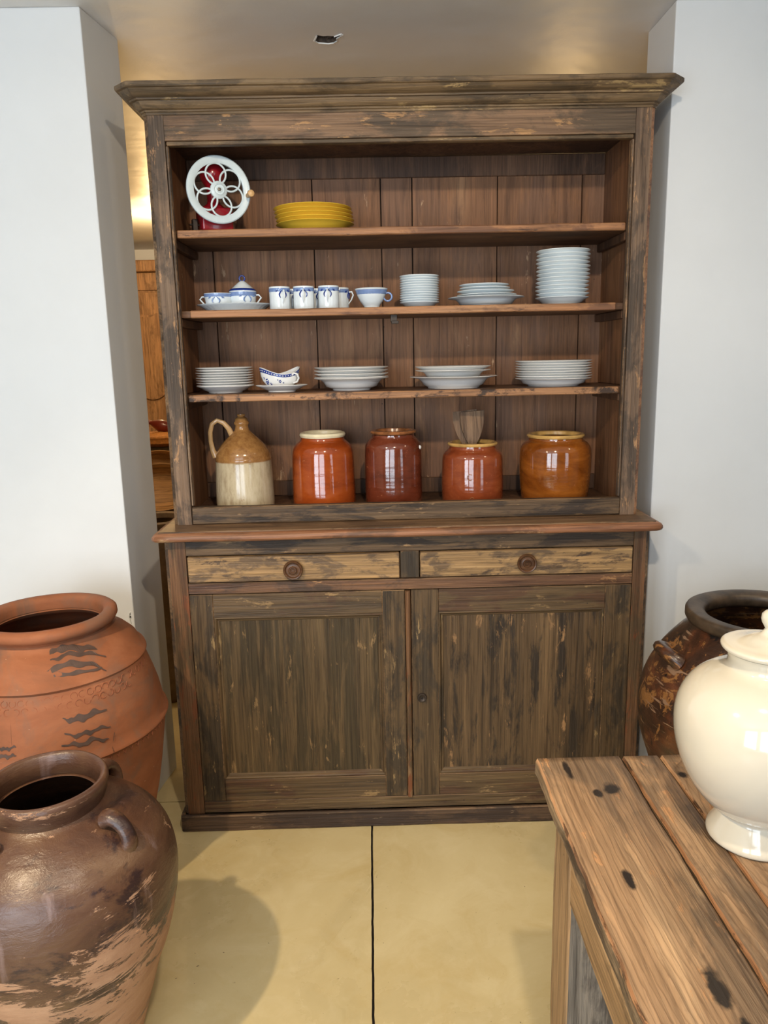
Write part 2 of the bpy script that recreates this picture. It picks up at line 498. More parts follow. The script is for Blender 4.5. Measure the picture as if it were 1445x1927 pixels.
def dark_pot():
    t = NT('flaking_black_brown_glaze')
    v = t.base_vec(False)
    n = t.noise(v, (1, 1, 1.5), 7, 6, 0.7, 0.6)
    col = t.ramp(n, [(0.30, (34, 24, 20)), (0.48, (62, 40, 28)), (0.62, (96, 56, 34)), (0.8, (120, 76, 44))])
    p = t.noise(v, (1, 1, 1.2), 13, 7, 0.75, 0.8, off=(2, 7, 3))
    col = t.mix(t.mask(p, 0.545, 0.57), col, (140, 98, 56))
    p = t.noise(v, (1, 1, 0.8), 9, 7, 0.75, 0.8, off=(12, 7, 3))
    col = t.mix(t.mask(p, 0.58, 0.61), col, (22, 18, 16))
    p3 = t.noise(v, (6, 6, 60), 1, 4, 0.6, 0.5, off=(1, 7, 3))
    col = t.mix(t.mask(p3, 0.62, 0.66), col, (140, 112, 90))
    t.bump(t.math('ADD', p, p3), 0.5, 0.004)
    return t.out(col, 0.28, 0.2)


M['brown_pot'] = brown_pot()
M['dark_pot'] = dark_pot()
M['dark_rim'] = simple('dusty_grey_brown_rim', (68, 55, 42), 0.45, vary=0.6, sc=22, bump=0.8)


# ------------------------------------------------------------------ object helpers
def link_mesh(name, me, mats, parent=None, smooth=None, loc=None):
    for mt in (mats if isinstance(mats, (list, tuple)) else [mats]):
        me.materials.append(mt)
    o = bpy.data.objects.new(name, me)
    C.objects.link(o)
    if parent is not None:
        o.parent = parent
    if loc is not None:
        o.location = loc
    if smooth is not None:
        for p in me.polygons:
            p.use_smooth = True
        me.set_sharp_from_angle(angle=math.radians(smooth))
    return o


def from_bm(name, bm, mats, parent=None, smooth=None, loc=None):
    bmesh.ops.recalc_face_normals(bm, faces=bm.faces)
    me = bpy.data.meshes.new(name)
    bm.to_mesh(me)
    bm.free()
    return link_mesh(name, me, mats, parent, smooth, loc)


def thing(name, label, cat, loc=(0, 0, 0), group=None, rz=0):
    o = bpy.data.objects.new(name, None)
    C.objects.link(o)
    o.empty_display_size = 0.05
    o.location = loc
    o.rotation_euler = (0, 0, rz)
    return tag(o, label, cat, group)


def tag(o, label, cat, group=None):
    o['label'] = label
    o['category'] = cat
    if group:
        o['group'] = group
    return o


def add_box(bm, x0, x1, y0, y1, z0, z1, bev=0.0, mi=0, bmi=None, wob=0.0, seg=0.08, bseg=1):
    """a board: bevelled, cut along its length and slightly uneven"""
    b2 = bmesh.new()
    vs = [b2.verts.new((x, y, z)) for x in (x0, x1) for y in (y0, y1) for z in (z0, z1)]
    for f in ((0, 1, 3, 2), (4, 6, 7, 5), (0, 4, 5, 1), (2, 3, 7, 6), (0, 2, 6, 4), (1, 5, 7, 3)):
        b2.faces.new([vs[i] for i in f]).material_index = mi
    if bev > 0:
        r = bmesh.ops.bevel(b2, geom=list(b2.edges), offset=bev, segments=bseg, profile=0.5, affect='EDGES')
        for f in r['faces']:
            f.material_index = mi if bmi is None else bmi
    if wob > 0:
        L = (x1 - x0, y1 - y0, z1 - z0)
        ax = L.index(max(L))
        n = max(1, int(L[ax] / seg))
        lo = (x0, y0, z0)[ax]
        for i in range(1, n):
            co = [0, 0, 0]
            co[ax] = lo + L[ax] * i / n
            no = [0, 0, 0]
            no[ax] = 1
            bmesh.ops.bisect_plane(b2, geom=list(b2.verts) + list(b2.edges) + list(b2.faces), plane_co=co, plane_no=no)
        for v in b2.verts:
            d = noise.noise_vector(v.co * 9.0 + Vector((x0, y0, z0)) * 3) * wob
            v.co += d
    me = bpy.data.meshes.new('tmp')
    b2.to_mesh(me)
    b2.free()
    bm.from_mesh(me)
    bpy.data.meshes.remove(me)


def box(name, dims, mats, parent=None, bev=0.002, bmi=None, wob=0.0, seg=0.08, bseg=1):
    bm = bmesh.new()
    add_box(bm, *dims, bev=bev, bmi=bmi, wob=wob, seg=seg, bseg=bseg)
    return from_bm(name, bm, mats, parent)


def lathe_bm(prof, seg=56, flute=None, wob=0.0, center=(0, 0), a0=0.0):
    bm = bmesh.new()
    rings = []
    for (r, z) in prof:
        if r < 1e-5:
            rings.append([bm.verts.new((center[0], center[1], z))])
            continue
        ring = []
        for i in range(seg):
            a = 2 * PI * i / seg + a0
            rr = r
            if flute:
                nf, am, fz0, fz1 = flute
                if fz0 <= z <= fz1:
                    rr = r * (1 + am * cos(nf * a))
            if wob:
                d = noise.noise(Vector((cos(a) * 1.3, sin(a) * 1.3, z * 4))) * wob
                rr += d
            ring.append(bm.verts.new((center[0] + rr * cos(a), center[1] + rr * sin(a), z)))
        rings.append(ring)
    for A, B in zip(rings, rings[1:]):
        if len(A) == 1 and len(B) == 1:
            continue
        for i in range(seg):
            j = (i + 1) % seg
            if len(A) == 1:
                bm.faces.new((A[0], B[j], B[i]))
            elif len(B) == 1:
                bm.faces.new((A[i], A[j], B[0]))
            else:
                bm.faces.new((A[i], A[j], B[j], B[i]))
    return bm


def lathe(name, prof, mats, parent=None, seg=56, flute=None, wob=0.0, smooth=40, loc=None):
    return from_bm(name, lathe_bm(prof, seg, flute, wob), mats, parent, smooth, loc)


def smooth_prof(pts, n=6):
    """Catmull-Rom through the profile points"""
    out = []
    P = [pts[0]] + list(pts) + [pts[-1]]
    for i in range(1, len(P) - 2):
        p0, p1, p2, p3 = P[i - 1], P[i], P[i + 1], P[i + 2]
        for k in range(n):
            t = k / n
            out.append(tuple(0.5 * (2 * p1[d] + (p2[d] - p0[d]) * t + (2 * p0[d] - 5 * p1[d] + 4 * p2[d] - p3[d]) * t * t
                                    + (3 * p1[d] - p0[d] - 3 * p2[d] + p3[d]) * t ** 3) for d in (0, 1)))
    out.append(pts[-1])
    return [(max(r, 0), z) for r, z in out]


def add_tube(bm, pts, rad, seg=8, closed=False, flat=1.0, mi=0):
    """round bar along pts; rad a number or a list"""
    n = len(pts)
    pts = [Vector(p) for p in pts]
    rings = []
    upv = None
    for i, p in enumerate(pts):
        if closed:
            t = pts[(i + 1) % n] - pts[i - 1]
        else:
            t = pts[min(i + 1, n - 1)] - pts[max(i - 1, 0)]
        t.normalize()
        if upv is None:
            upv = Vector((0, 0, 1)) if abs(t.z) < 0.9 else Vector((0, 1, 0))
            upv = (upv - t * upv.dot(t)).normalized()
        else:
            upv = (upv - t * upv.dot(t)).normalized()
        s = t.cross(upv)
        r = rad[i] if isinstance(rad, (list, tuple)) else rad
        rings.append([bm.verts.new(p + (upv * cos(2 * PI * k / seg) + s * sin(2 * PI * k / seg) * flat) * r) for k in range(seg)])
    m_ = n if closed else n - 1
    for i in range(m_):
        A, B = rings[i], rings[(i + 1) % n]
        for k in range(seg):
            f = bm.faces.new((A[k], A[(k + 1) % seg], B[(k + 1) % seg], B[k]))
            f.material_index = mi
    if not closed:
        bm.faces.new(rings[0][::-1]).material_index = mi
        bm.faces.new(rings[-1]).material_index = mi


def tube(name, pts, rad, mats, parent=None, seg=8, closed=False, flat=1.0):
    bm = bmesh.new()
    add_tube(bm, pts, rad, seg, closed, flat)
    return from_bm(name, bm, mats, parent, 60)


def interp(prof, z):
    for (ra, za), (rb, zb) in zip(prof, prof[1:]):
        if za <= z <= zb:
            return ra + (rb - ra) * (z - za) / max(1e-9, zb - za)
    return prof[-1][0] if z > prof[-1][1] else prof[0][0]


def strip_on(bm, prof, line, widths, off=0.0008, n=22, wave=0.0, ph=0.0, thick=0.0012):
    """a brush stroke lying on a surface of revolution; line = [(deg, z)]"""
    top, bot = [], []
    for i in range(n + 1):
        t = i / n * (len(line) - 1)
        k = min(int(t), len(line) - 2)
        f = t - k
        a = line[k][0] * (1 - f) + line[k + 1][0] * f
        z = line[k][1] * (1 - f) + line[k + 1][1] * f
        wd = widths[0] + (widths[1] - widths[0]) * sin(PI * min(1, max(0, i / n)))
        z += wave * (sin(i * .62 + ph) + .35 * sin(i * 1.37 + ph * 3))
        wd *= 1 + 0.30 * sin(i * .85 + ph * 2)
        for s, lst in ((1, top), (-1, bot)):
            zz = z + s * wd / 2
            r = interp(prof, zz) + off
            lst.append(bm.verts.new((r * cos(math.radians(a)), r * sin(math.radians(a)), zz)))
    for i in range(n):
        bm.faces.new((top[i], top[i + 1], bot[i + 1], bot[i]))


def copy_tree(o, parent=None):
    c = o.copy()
    C.objects.link(c)
    if parent is not None:
        c.parent = parent
    for ch in [x for x in KIDS.get(o.name, [])]:
        copy_tree(ch, c)
    return c


KIDS = {}


def kids(o, *ch):
    KIDS[o.name] = list(ch)


# ------------------------------------------------------------------ the setting
def struct(o):
    o['kind'] = 'structure'
    return o


# floor: cement slabs over a dark bed, joints recessed
fl = struct(box('floor', (-3.2, 3.4, -4.3, 5.3, -0.08, -0.012), M['joint'], None, 0))
xs = [-3.2, -1.66, -0.133, 1.40, 3.4]
ys = [-4.3, -2.95, -1.43, 0.094, 1.62, 3.1, 5.3]


def slab(x0, x1, y0, y1):
    bm = bmesh.new()
    g = 0.0032
    pts = []
    corners = [(x0 + g, y0 + g), (x1 - g, y0 + g), (x1 - g, y1 - g), (x0 + g, y1 - g)]
    for i in range(4):
        a, b = Vector(corners[i] + (0,)), Vector(corners[(i + 1) % 4] + (0,))
        n = max(2, int((b - a).length / 0.02))
        for k in range(n):
            p = a.lerp(b, k / n)
            d = noise.noise_vector(p * 40) * 0.0016
            pts.append((p.x + d.x, p.y + d.y))
    tp = [bm.verts.new((x, y, 0)) for x, y in pts]
    bt = [bm.verts.new((x, y, -0.012)) for x, y in pts]
    bm.faces.new(tp)
    for i in range(len(pts)):
        j = (i + 1) % len(pts)
        bm.faces.new((tp[i], bt[i], bt[j], tp[j]))
    return bm


for i in range(4):
    for j in range(6):
        from_bm('cement_slab', slab(xs[i], xs[i + 1], ys[j], ys[j + 1]), M['cement'], fl)

# ceiling with a torn hole
bm = bmesh.new()
outer = [(-3.2, -4.3), (3.4, -4.3), (3.4, 5.3), (-3.2, 5.3)]
hole = []
HP = [(-.040, .020), (-.030, -.020), (-.012, -.012), (.004, -.014), (.022, -.010), (.040, -.026), (.046, -.018), (.028, .004),
      (.030, .022), (.018, .038), (.002, .044), (-.012, .040), (-.030, .036)]
HC = (-0.214, 0.335)
Z = 2.5
ov = [bm.verts.new((x, y, Z)) for x, y in outer]
hv = [bm.verts.new((HC[0] + x, HC[1] + y, Z)) for x, y in HP]
ed = [bm.edges.new((l[i], l[(i + 1) % len(l)])) for l in (ov, hv) for i in range(len(l))]
bmesh.ops.triangle_fill(bm, use_beauty=True, edges=ed)
hv2 = [bm.verts.new((HC[0] + x * 0.9, HC[1] + y * 0.9, Z + 0.03)) for x, y in HP]
for i in range(len(hv)):
    j = (i + 1) % len(hv)
    bm.faces.new((hv[i], hv[j], hv2[j], hv2[i])).material_index = 1
bm.faces.new(hv2).material_index = 1
ov2 = [bm.verts.new((x, y, Z + 0.1)) for x, y in outer]
bm.faces.new(ov2)
for i in range(4):
    bm.faces.new((ov[i], ov2[i], ov2[(i + 1) % 4], ov[(i + 1) % 4]))
me = bpy.data.meshes.new('ceiling')
bm.to_mesh(me)
bm.free()
cl = struct(link_mesh('ceiling', me, [M['ceiling'], M['hole']]))
# plaster lip round the hole and the crumbs in it
bm = bmesh.new()
n = len(HP)
lip = []
for i, (x, y) in enumerate(HP):
    s = 1.12 + 0.12 * noise.noise(Vector((i * 1.7, 0, 0)))
    lip.append([bm.verts.new((HC[0] + x * a, HC[1] + y * a, Z - b)) for a, b in ((1.0, -0.004), (1.0, 0.0035), (s, 0.0025), (s * 1.03, -0.001))])
for i in range(n):
    A, B = lip[i], lip[(i + 1) % n]
    if i in (1, 2, 3):
        continue
    for k in range(3):
        bm.faces.new((A[k], A[k + 1], B[k + 1], B[k]))
from_bm('plaster_lip', bm, M['plaster_white'], cl)
bm = bmesh.new()
for i in range(7):
    r = 0.008 + 0.007 * random.random()
    mt = Matrix.Translation((HC[0] - .02 + 0.045 * random.random(), HC[1] + .0 + .028 * random.random(), Z + 0.016))
    bmesh.ops.create_icosphere(bm, subdivisions=1, radius=r, matrix=mt)
ob = from_bm('broken_core', bm, M['hole'], cl)
ob['kind'] = 'stuff'

# piers either side of the opening
wl = struct(box('wall_left', (-3.2, -0.903, 0.09, 0.33, 0, 2.5), M['wall'], None, 0.004, bseg=2))
bmv = wl.data
for v in bmv.vertices:                      # the reveal is a little splayed
    if v.co.x > -1 and v.co.y > 0.2:
        v.co.x = -0.872
wr = struct(box('wall_right', (0.804, 3.4, 0.10, 0.33, 0, 2.5), M['wall'], None, 0.004, bseg=2))
struct(box('wall_outer_left', (-3.3, -3.2, -4.3, 5.3, 0, 2.5), M['wall_tan'], None, 0))
struct(box('wall_outer_right', (3.4, 3.5, -4.3, 5.3, 0, 2.5), M['wall_tan'], None, 0))
struct(box('wall_back', (-3.2, 3.4, 5.07, 5.3, 0, 2.5), M['wall'], None, 0))
# wall behind the camera with three windows
bm = bmesh.new()
wins = [(-2.45, -1.25), (-1.06, 0.14), (1.86, 2.74)]
edges_x = [-3.2] + [v for ww in wins for v in ww] + [3.4]
for i in range(0, len(edges_x), 2):
    add_box(bm, edges_x[i], edges_x[i + 1], -4.1, -3.95, 0.4, 2.3)
add_box(bm, -3.2, 3.4, -4.1, -3.95, 0, 0.4)
add_box(bm, -3.2, 3.4, -4.1, -3.95, 2.3, 2.5)
struct(from_bm('wall_rear', bm, M['wall_tan']))
for k, (a, b) in enumerate(wins):
    bm = bmesh.new()
    for (x0, x1, z0, z1) in ((a, a + .05, .4, 2.3), (b - .05, b, .4, 2.3), (a, b, .4, .46), (a, b, 2.24, 2.3)):
        add_box(bm, x0, x1, -4.03, -3.98, z0, z1, 0.003)
    nb = 2 if b - a > 1 else 1
    for q in range(1, nb + 1):
        xm = a + (b - a) * q / (nb + 1)
        add_box(bm, xm - .015, xm + .015, -4.02, -3.99, .46, 2.24)
    for q in range(1, 4):
        zm = .46 + 1.78 * q / 4
        add_box(bm, a + .05, b - .05, -4.02, -3.99, zm - .012, zm + .012)
    struct(from_bm('window_%d' % (k + 1), bm, M['wall']))
# plaster chip on the left pier edge
bm = bmesh.new()
add_tube(bm, [(-0.914, 0.0885, 0.70), (-0.917, 0.0885, 0.69), (-0.916, 0.0885, 0.675), (-0.913, 0.0885, 0.66)], [.003, .006, .005, .002], 6, flat=.3)
from_bm('plaster_chip', bm, M['plaster_white'], wl)
bm = bmesh.new()
for zz, rr in ((0.694, .0022), (0.684, .0035)):
    bmesh.ops.create_icosphere(bm, subdivisions=1, radius=rr, matrix=Matrix.Translation((-0.915, 0.0865, zz)))
from_bm('nail_hole', bm, M['joint'], wl)

# ------------------------------------------------------------------ the dresser
D = thing('dresser', 'tall old brown and olive wooden dresser with open shelves above two drawers and doors', 'dresser', (0, 0.10, 0))
OY = -0.10  # parts are laid out in room coordinates, parent stands 0.10 back
WH = 0.725


def dpart(o):
    o.location.y += OY
    return o


def dbox(name, dims, mats, bev=0.002, bmi=None, wob=0.0006, parent=D, **k):
    o = box(name, dims, mats, parent, bev, bmi, wob, **k)
    if parent is D:
        dpart(o)
    return o


# cornice: moulded profile swept round clipped corners
PROF = [(0.000, 2.160), (0.004, 2.160), (0.004, 2.168), (0.008, 2.170), (0.008, 2.176), (0.014, 2.178), (0.019, 2.184), (0.023, 2.193),
        (0.026, 2.202), (0.033, 2.203), (0.034, 2.209), (0.040, 2.211), (0.046, 2.216), (0.053, 2.225), (0.057, 2.234),
        (0.064, 2.236), (0.066, 2.240), (0.066, 2.252), (0.060, 2.256), (0.0, 2.258)]
bm = bmesh.new()
rings = []
for (o_, z) in [(a, 2.186 + (b - 2.160) * 0.072 / 0.098) for a, b in PROF]:
    c = 0.014 + o_ * 0.42
    X = WH + o_
    Y = -o_
    pts = []
    path = [(-X, 0.37), (-X, Y + c), (-X + c, Y), (X - c, Y), (X, Y + c), (X, 0.37)]
    for k, (a, b) in enumerate(zip(path, path[1:])):
        nn = 30 if k == 2 else (5 if k in (0, 4) else 1)
        for q in range(nn):
            pts.append((a[0] + (b[0] - a[0]) * q / nn, a[1] + (b[1] - a[1]) * q / nn))
    pts.append(path[-1])
    ring = []
    for (x, y) in pts:
        d = noise.noise_vector(Vector((x * 8, y * 8, z * 30))) * 0.0011
        ring.append(bm.verts.new((x, y + d.y, z + d.z - 0.006 * (0.5 - x / 1.6) * 0)))
    rings.append(ring)
for A, B in zip(rings, rings[1:]):
    for i in range(len(A) - 1):
        bm.faces.new((A[i], A[i + 1], B[i + 1], B[i]))
bm.faces.new(rings[-1])
dpart(from_bm('cornice', bm, [M['cornice']], D, 25))

FR = [M['frame_h'], M['edge_light']]
FV = [M['frame_v'], M['edge_light']]


def chamfer_stile(name, x0, x1, z0, z1, y0, y1, outer, mats, cw=0.012, wob=0.0008):
    """upright with its outer front arris cut away"""
    bm = bmesh.new()
    s = 1 if outer == 'R' else -1
    xo, xi = (x1, x0) if s > 0 else (x0, x1)
    sec = [(xi, y0, 0), (xo - s * cw, y0, 1), (xo, y0 + cw, 0), (xo, y1, 0), (xi, y1, 0)]
    n = max(2, int((z1 - z0) / 0.05))
    R = []
    for i in range(n + 1):
        z = z0 + (z1 - z0) * i / n
        ring = []
        for (x, y, q) in sec:
            d = noise.noise_vector(Vector((x * 9, y * 30, z * 11))) * wob
            ring.append(bm.verts.new((x + d.x, y + d.y, z)))
        R.append(ring)
    for A, B in zip(R, R[1:]):
        for k in range(5):
            f = bm.faces.new((A[k], A[(k + 1) % 5], B[(k + 1) % 5], B[k]))
            f.material_index = 1 if k == 1 else 0
    bm.faces.new(R[0])
    bm.faces.new(R[-1])
    return dpart(from_bm(name, bm, mats, D))


chamfer_stile('upper_stile', -WH, -0.669, 1.008, 2.1915, 0, 0.03, 'L', FV)
chamfer_stile('upper_stile', 0.669, WH, 1.008, 2.1915, 0, 0.03, 'R', [M['frame_v'], M['shelf_edge']])
dbox('top_rail', (-0.6685, 0.6685, 0.0005, 0.028, 2.119, 2.1915), FR, 0.001, 1)
# moulding round the mouth of the shelves
dbox('opening_moulding', (-0.6655, 0.6655, 0.004, 0.026, 2.107, 2.1185), [M['cornice'], M['edge_light']], 0.002, 1)
for s in (-1, 1):
    a, b = sorted((s * 0.6685, s * 0.6605))
    dbox('opening_moulding', (a, b, 0.005, 0.026, 1.066, 2.1065), [M['frame_v'], M['edge_light']], 0.002, 1)
dbox('bottom_rail', (-0.6685, 0.6685, 0.001, 0.026, 1.0085, 1.063), [M['rail_dark'], M['edge_light']], 0.003, 1, 0.0015)
# sides and inside
for s in (-1, 1):
    a, b = sorted((s * 0.705, s * 0.722))
    dbox('side_panel', (a, b, 0.031, 0.37, 1.008, 2.17), [M['frame_v'], M['edge_light']], 0.001, 1)
    a, b = sorted((s * 0.690, s * 0.7045))
    for z0, z1 in ((1.03, 1.40), (1.41, 1.63), (1.665, 1.855), (1.885, 2.15)):
        dbox('inner_side_board', (a, b, 0.031, 0.36, z0 - 0.02 if z0 == 1.03 else z0 - 0.004, z1 + 0.004), [M['inside']], 0.001)
dbox('upper_top_board', (-0.704, 0.704, 0.031, 0.37, 2.151, 2.186), [M['inside_dark']], 0.001)
seams = [-0.704, -0.621, -0.282, -0.055, 0.049, 0.334, 0.617, 0.704]
for i in range(7):
    dbox('back_plank', (seams[i] + 0.0012, seams[i + 1] - 0.0012, 0.361 + 0.0016 * (i % 2), 0.376, 1.01, 2.148), [M['inside'], M['inside_dark']], 0.0012, 1,
         0.0008)
dbox('back_top_rail', (-0.689, 0.689, 0.352, 0.3605, 2.085, 2.150), [M['inside_dark']], 0.002)
dbox('light_block_board', (-0.704, 0.704, 0.3785, 0.384, 1.01, 2.148), [M['joint']], 0)  # added black board, keeps back room light from leaking through the plank seams
dbox('back_bottom_rail', (-0.689, 0.689, 0.352, 0.3605, 1.031, 1.085), [M['inside_dark']], 0.002)
dbox('shelf_bottom', (-0.689, 0.689, 0.0265, 0.351, 1.010, 1.030), [M['inside_dark']], 0.001)
SH = (1.883, 1.655, 1.405)
for i, z in enumerate(SH):
    em = M['shelf_edge_stained'] if i == 2 else M['shelf_edge']
    x0, x1 = (-0.6885, 0.6885)
    fx0, fx1 = ((-0.659, 0.659), (-0.636, 0.640), (-0.659, 0.659))[i]
    sh = dbox('shelf', (x0, x1, 0.045, 0.350, z - 0.020, z), [M['shelf'], M['shelf']], 0.001, 1, 0.0008)
    bm = bmesh.new()
    add_box(bm, fx0, fx1, 0.027, 0.0448, z - 0.0215, z + 0.0004, 0.0025, 0, 0, 0.0013, 0.05)
    lp = from_bm('shelf_lipping', bm, [em, M['edge_light']], sh)
    for s in (-1, 1):
        a, b = sorted((s * 0.668, s * 0.6885))
        dbox('shelf_cleat', (a, b, 0.06, 0.345, z - 0.046, z - 0.021), [M['inside_dark']], 0.002)
# dark iron latch under the second shelf
bm = bmesh.new()
add_box(bm, -0.038, -0.018, 0.050, 0.070, 1.612, 1.6335, 0.001)
add_box(bm, -0.036, -0.014, 0.040, 0.0495, 1.606, 1.615, 0.001)
dpart(from_bm('latch', bm, M['iron'], D))

# counter
bm = bmesh.new()
sec = [(0.0, .9835), (-0.004, .980), (-0.012, .9785), (-0.018, .981), (-0.0205, .9865), (-0.020, .994), (-0.016, 1.0005), (-0.008, 1.0035), (0.0, 1.004)]
X0, YF, YB = 0.748, -0.094, 0.37
rings = []
for (o_, z) in sec:
    e = -o_
    pts = []
    c = 0.012
    path = [(-X0 - e, YB), (-X0 - e, YF - e + c), (-X0 - e + c, YF - e), (X0 + e - c, YF - e), (X0 + e, YF - e + c), (X0 + e, YB)]
    for k, (a, b) in enumerate(zip(path, path[1:])):
        nn = 34 if k == 2 else (6 if k in (0, 4) else 1)
        for q in range(nn):
            pts.append((a[0] + (b[0] - a[0]) * q / nn, a[1] + (b[1] - a[1]) * q / nn))
    pts.append(path[-1])
    ring = []
    for (x, y) in pts:
        d = noise.noise_vector(Vector((x * 7, y * 7, z * 20))) * 0.0016
        ring.append(bm.verts.new((x, y + d.y, z + d.z)))
    rings.append(ring)
for A, B in zip(rings, rings[1:]):
    for i in range(len(A) - 1):
        bm.faces.new((A[i], A[i + 1], B[i + 1], B[i]))
bm.faces.new(rings[0][::-1])
cn = dpart(from_bm('counter_nosing', bm, [M['nosing']], D, 50))
dbox('counter_top', (-0.750, 0.750, -0.0945, 0.37, 0.9855, 1.0075), [M['counter'], M['edge_light']], 0.002, 1, 0.0008)

# lower case
LF = -0.07
chamfer_stile('lower_stile', -0.743, -0.6785, 0.056, 0.9775, LF, LF + 0.03, 'L', [M['stile_red'], M['edge_light']])
chamfer_stile('lower_stile', 0.6935, 0.743, 0.056, 0.9775, LF, LF + 0.03, 'R', [M['stile_red'], M['edge_light']])
for s in (-1, 1):
    a, b = sorted((s * 0.722, s * 0.7405))
    dbox('lower_side_panel', (a, b, LF + 0.031, 0.37, 0.056, 0.977), [M['stile_red'], M['edge_light']], 0.001, 1)
dbox('apron_rail', (-0.678, 0.693, LF + 0.001, LF + 0.026, 0.9255, 0.9775), [M['rail_dark'], M['edge_light']], 0.0015, 1, 0.001)
dbox('drawer_divider', (-0.0245, 0.0325, LF + 0.002, LF + 0.026, 0.8405, 0.925), [M['door_v'], M['stile_red']], 0.001, 1)
dbox('drawer_rail', (-0.678, 0.693, LF - 0.001, LF + 0.026, 0.8035, 0.8385), [M['rail_red'], M['edge_light']], 0.002, 1, 0.001)
dbox('base_rail', (-0.678, 0.693, LF + 0.001, LF + 0.026, 0.057, 0.0985), [M['door_h'], M['edge_light']], 0.002, 1, 0.001)
dbox('plinth', (-0.752, 0.752, LF - 0.016, LF - 0.0005, 0.000, 0.0575), [M['plinth'], M['edge_light']], 0.004, 1, 0.0018)
for s in (-1, 1):
    a, b = sorted((s * 0.744, s * 0.757))
    dbox('plinth_return', (a, b, LF, 0.37, 0.0, 0.052), [M['plinth'], M['edge_light']], 0.003, 1)
dbox('lower_back', (-0.7215, 0.7215, 0.355, 0.37, 0.03, 0.975), [M['inside_dark']], 0.001)
dbox('lower_bottom', (-0.7215, 0.7215, LF + 0.032, 0.354, 0.06, 0.08), [M['inside_dark']], 0.001)


def knob(x, z, parent):
    pr = [(0.0, 0.0155), (0.003, 0.0155), (0.0045, 0.0135), (0.0065, 0.0135), (0.0085, 0.0165), (0.0105, 0.0165), (0.0125, 0.012),
          (0.016, 0.0105), (0.021, 0.011), (0.0245, 0.0165), (0.0275, 0.0175), (0.0295, 0.0150), (0.030, 0.010), (0.0275, 0.004), (0.020, 0.0),
          (0.0, 0.0)]
    bm = lathe_bm(pr, 40)
    bmesh.ops.rotate(bm, verts=bm.verts, cent=(0, 0, 0), matrix=Matrix.Rotation(PI / 2, 3, 'X'))
    bmesh.ops.translate(bm, verts=bm.verts, vec=(x, LF - 0.0045, z))
    return from_bm('knob', bm, M['knob'], parent, 35)


for (x0, x1, kx, kz) in ((-0.6745, -0.0275, -0.353, 0.878), (0.0355, 0.6905, 0.362, 0.881)):
    dr = dbox('drawer', (x0, x1, LF - 0.004, LF + 0.02, 0.8415, 0.9225), [M['drawer'], M['edge_light']], 0.0022, 1, 0.0007)
    dw = box('drawer_box', (x0 + .02, x1 - .02, LF + 0.0205, 0.30, 0.845, 0.915), M['inside_dark'], dr, 0.001)
    knob(kx, kz, dr)


def door(x0, x1, px0, px1, pm, rails, lock=None, hinge=None):
    z0, z1, pz0, pz1 = 0.1005, 0.8015, 0.175, 0.727
    bm = bmesh.new()
    y0, y1 = LF - 0.001, LF + 0.022
    add_box(bm, x0, px0, y0, y1, z0, z1, 0.0015, 0, 2, 0.0008)
    add_box(bm, px1, x1, y0, y1, z0, z1, 0.0015, 0, 2, 0.0008)
    add_box(bm, px0 + .0004, px1 - .0004, y0 + .0006, y1, pz1, z1, 0.0015, 1, 2, 0.0008)
    add_box(bm, px0 + .0004, px1 - .0004, y0 + .0006, y1, z0, pz0, 0.0015, 1, 2, 0.0008)
    d = from_bm('door', bm, [M['door_v'], M['door_h'], M['edge_light']], D)
    dpart(d)
    box('door_panel', (px0 - .001, px1 + .001, LF + 0.0125, LF + 0.020, pz0 - .001, pz1 + .001), pm, d, 0)
    # raised bolection bead inside the frame
    bm = bmesh.new()
    sec = [(0.000, LF + 0.002), (0.004, LF + 0.001), (0.0075, LF + 0.004), (0.010, LF + 0.0085), (0.014, LF + 0.0095), (0.0165, LF + 0.0125)]
    R = []
    for (i_, y) in sec:
        pts = [(px0 + i_, pz0 + i_), (px1 - i_, pz0 + i_), (px1 - i_, pz1 - i_), (px0 + i_, pz1 - i_)]
        R.append([bm.verts.new((x, y, z)) for x, z in pts])
    for A, B in zip(R, R[1:]):
        for k in range(4):
            f = bm.faces.new((A[k], A[(k + 1) % 4], B[(k + 1) % 4], B[k]))
            f.material_index = 0 if k in (0, 2) else 1
    from_bm('panel_moulding', bm, [M['door_h'], M['door_v']], d)
    if lock:
        pr = [(0.0, .001), (0.0035, .001), (0.0035, .004), (0.008, .0045), (0.0105, .0065), (0.013, .0065), (0.0148, .004), (0.0148, 0.0), (0, 0)]
        bm = lathe_bm(pr, 28)
        bmesh.ops.rotate(bm, verts=bm.verts, cent=(0, 0, 0), matrix=Matrix.Rotation(PI / 2, 3, 'X'))
        bmesh.ops.translate(bm, verts=bm.verts, vec=(lock[0], LF - 0.0015, lock[1]))
        from_bm('keyhole_escutcheon', bm, M['iron'], d, 35)
        bm = bmesh.new()
        add_box(bm, lock[0] - .0012, lock[0] + .0012, LF - 0.0068, LF - 0.002, lock[1] - .006, lock[1] + .001)
        from_bm('keyhole', bm, M['joint'], d)
    return d


dl = door(-0.6765, -0.0135, -0.606, -0.083, M['panel'], 0)
tube('astragal', [(-0.004, LF - 0.002, 0.100 + 0.7 * i / 10) for i in range(11)], 0.0085, M['stile_red'], dl, 10)
door(0.0065, 0.6915, 0.091, 0.611, M['panel_r'], 0, (0.037, 0.444))

# ------------------------------------------------------------------ crockery
YC = 0.17


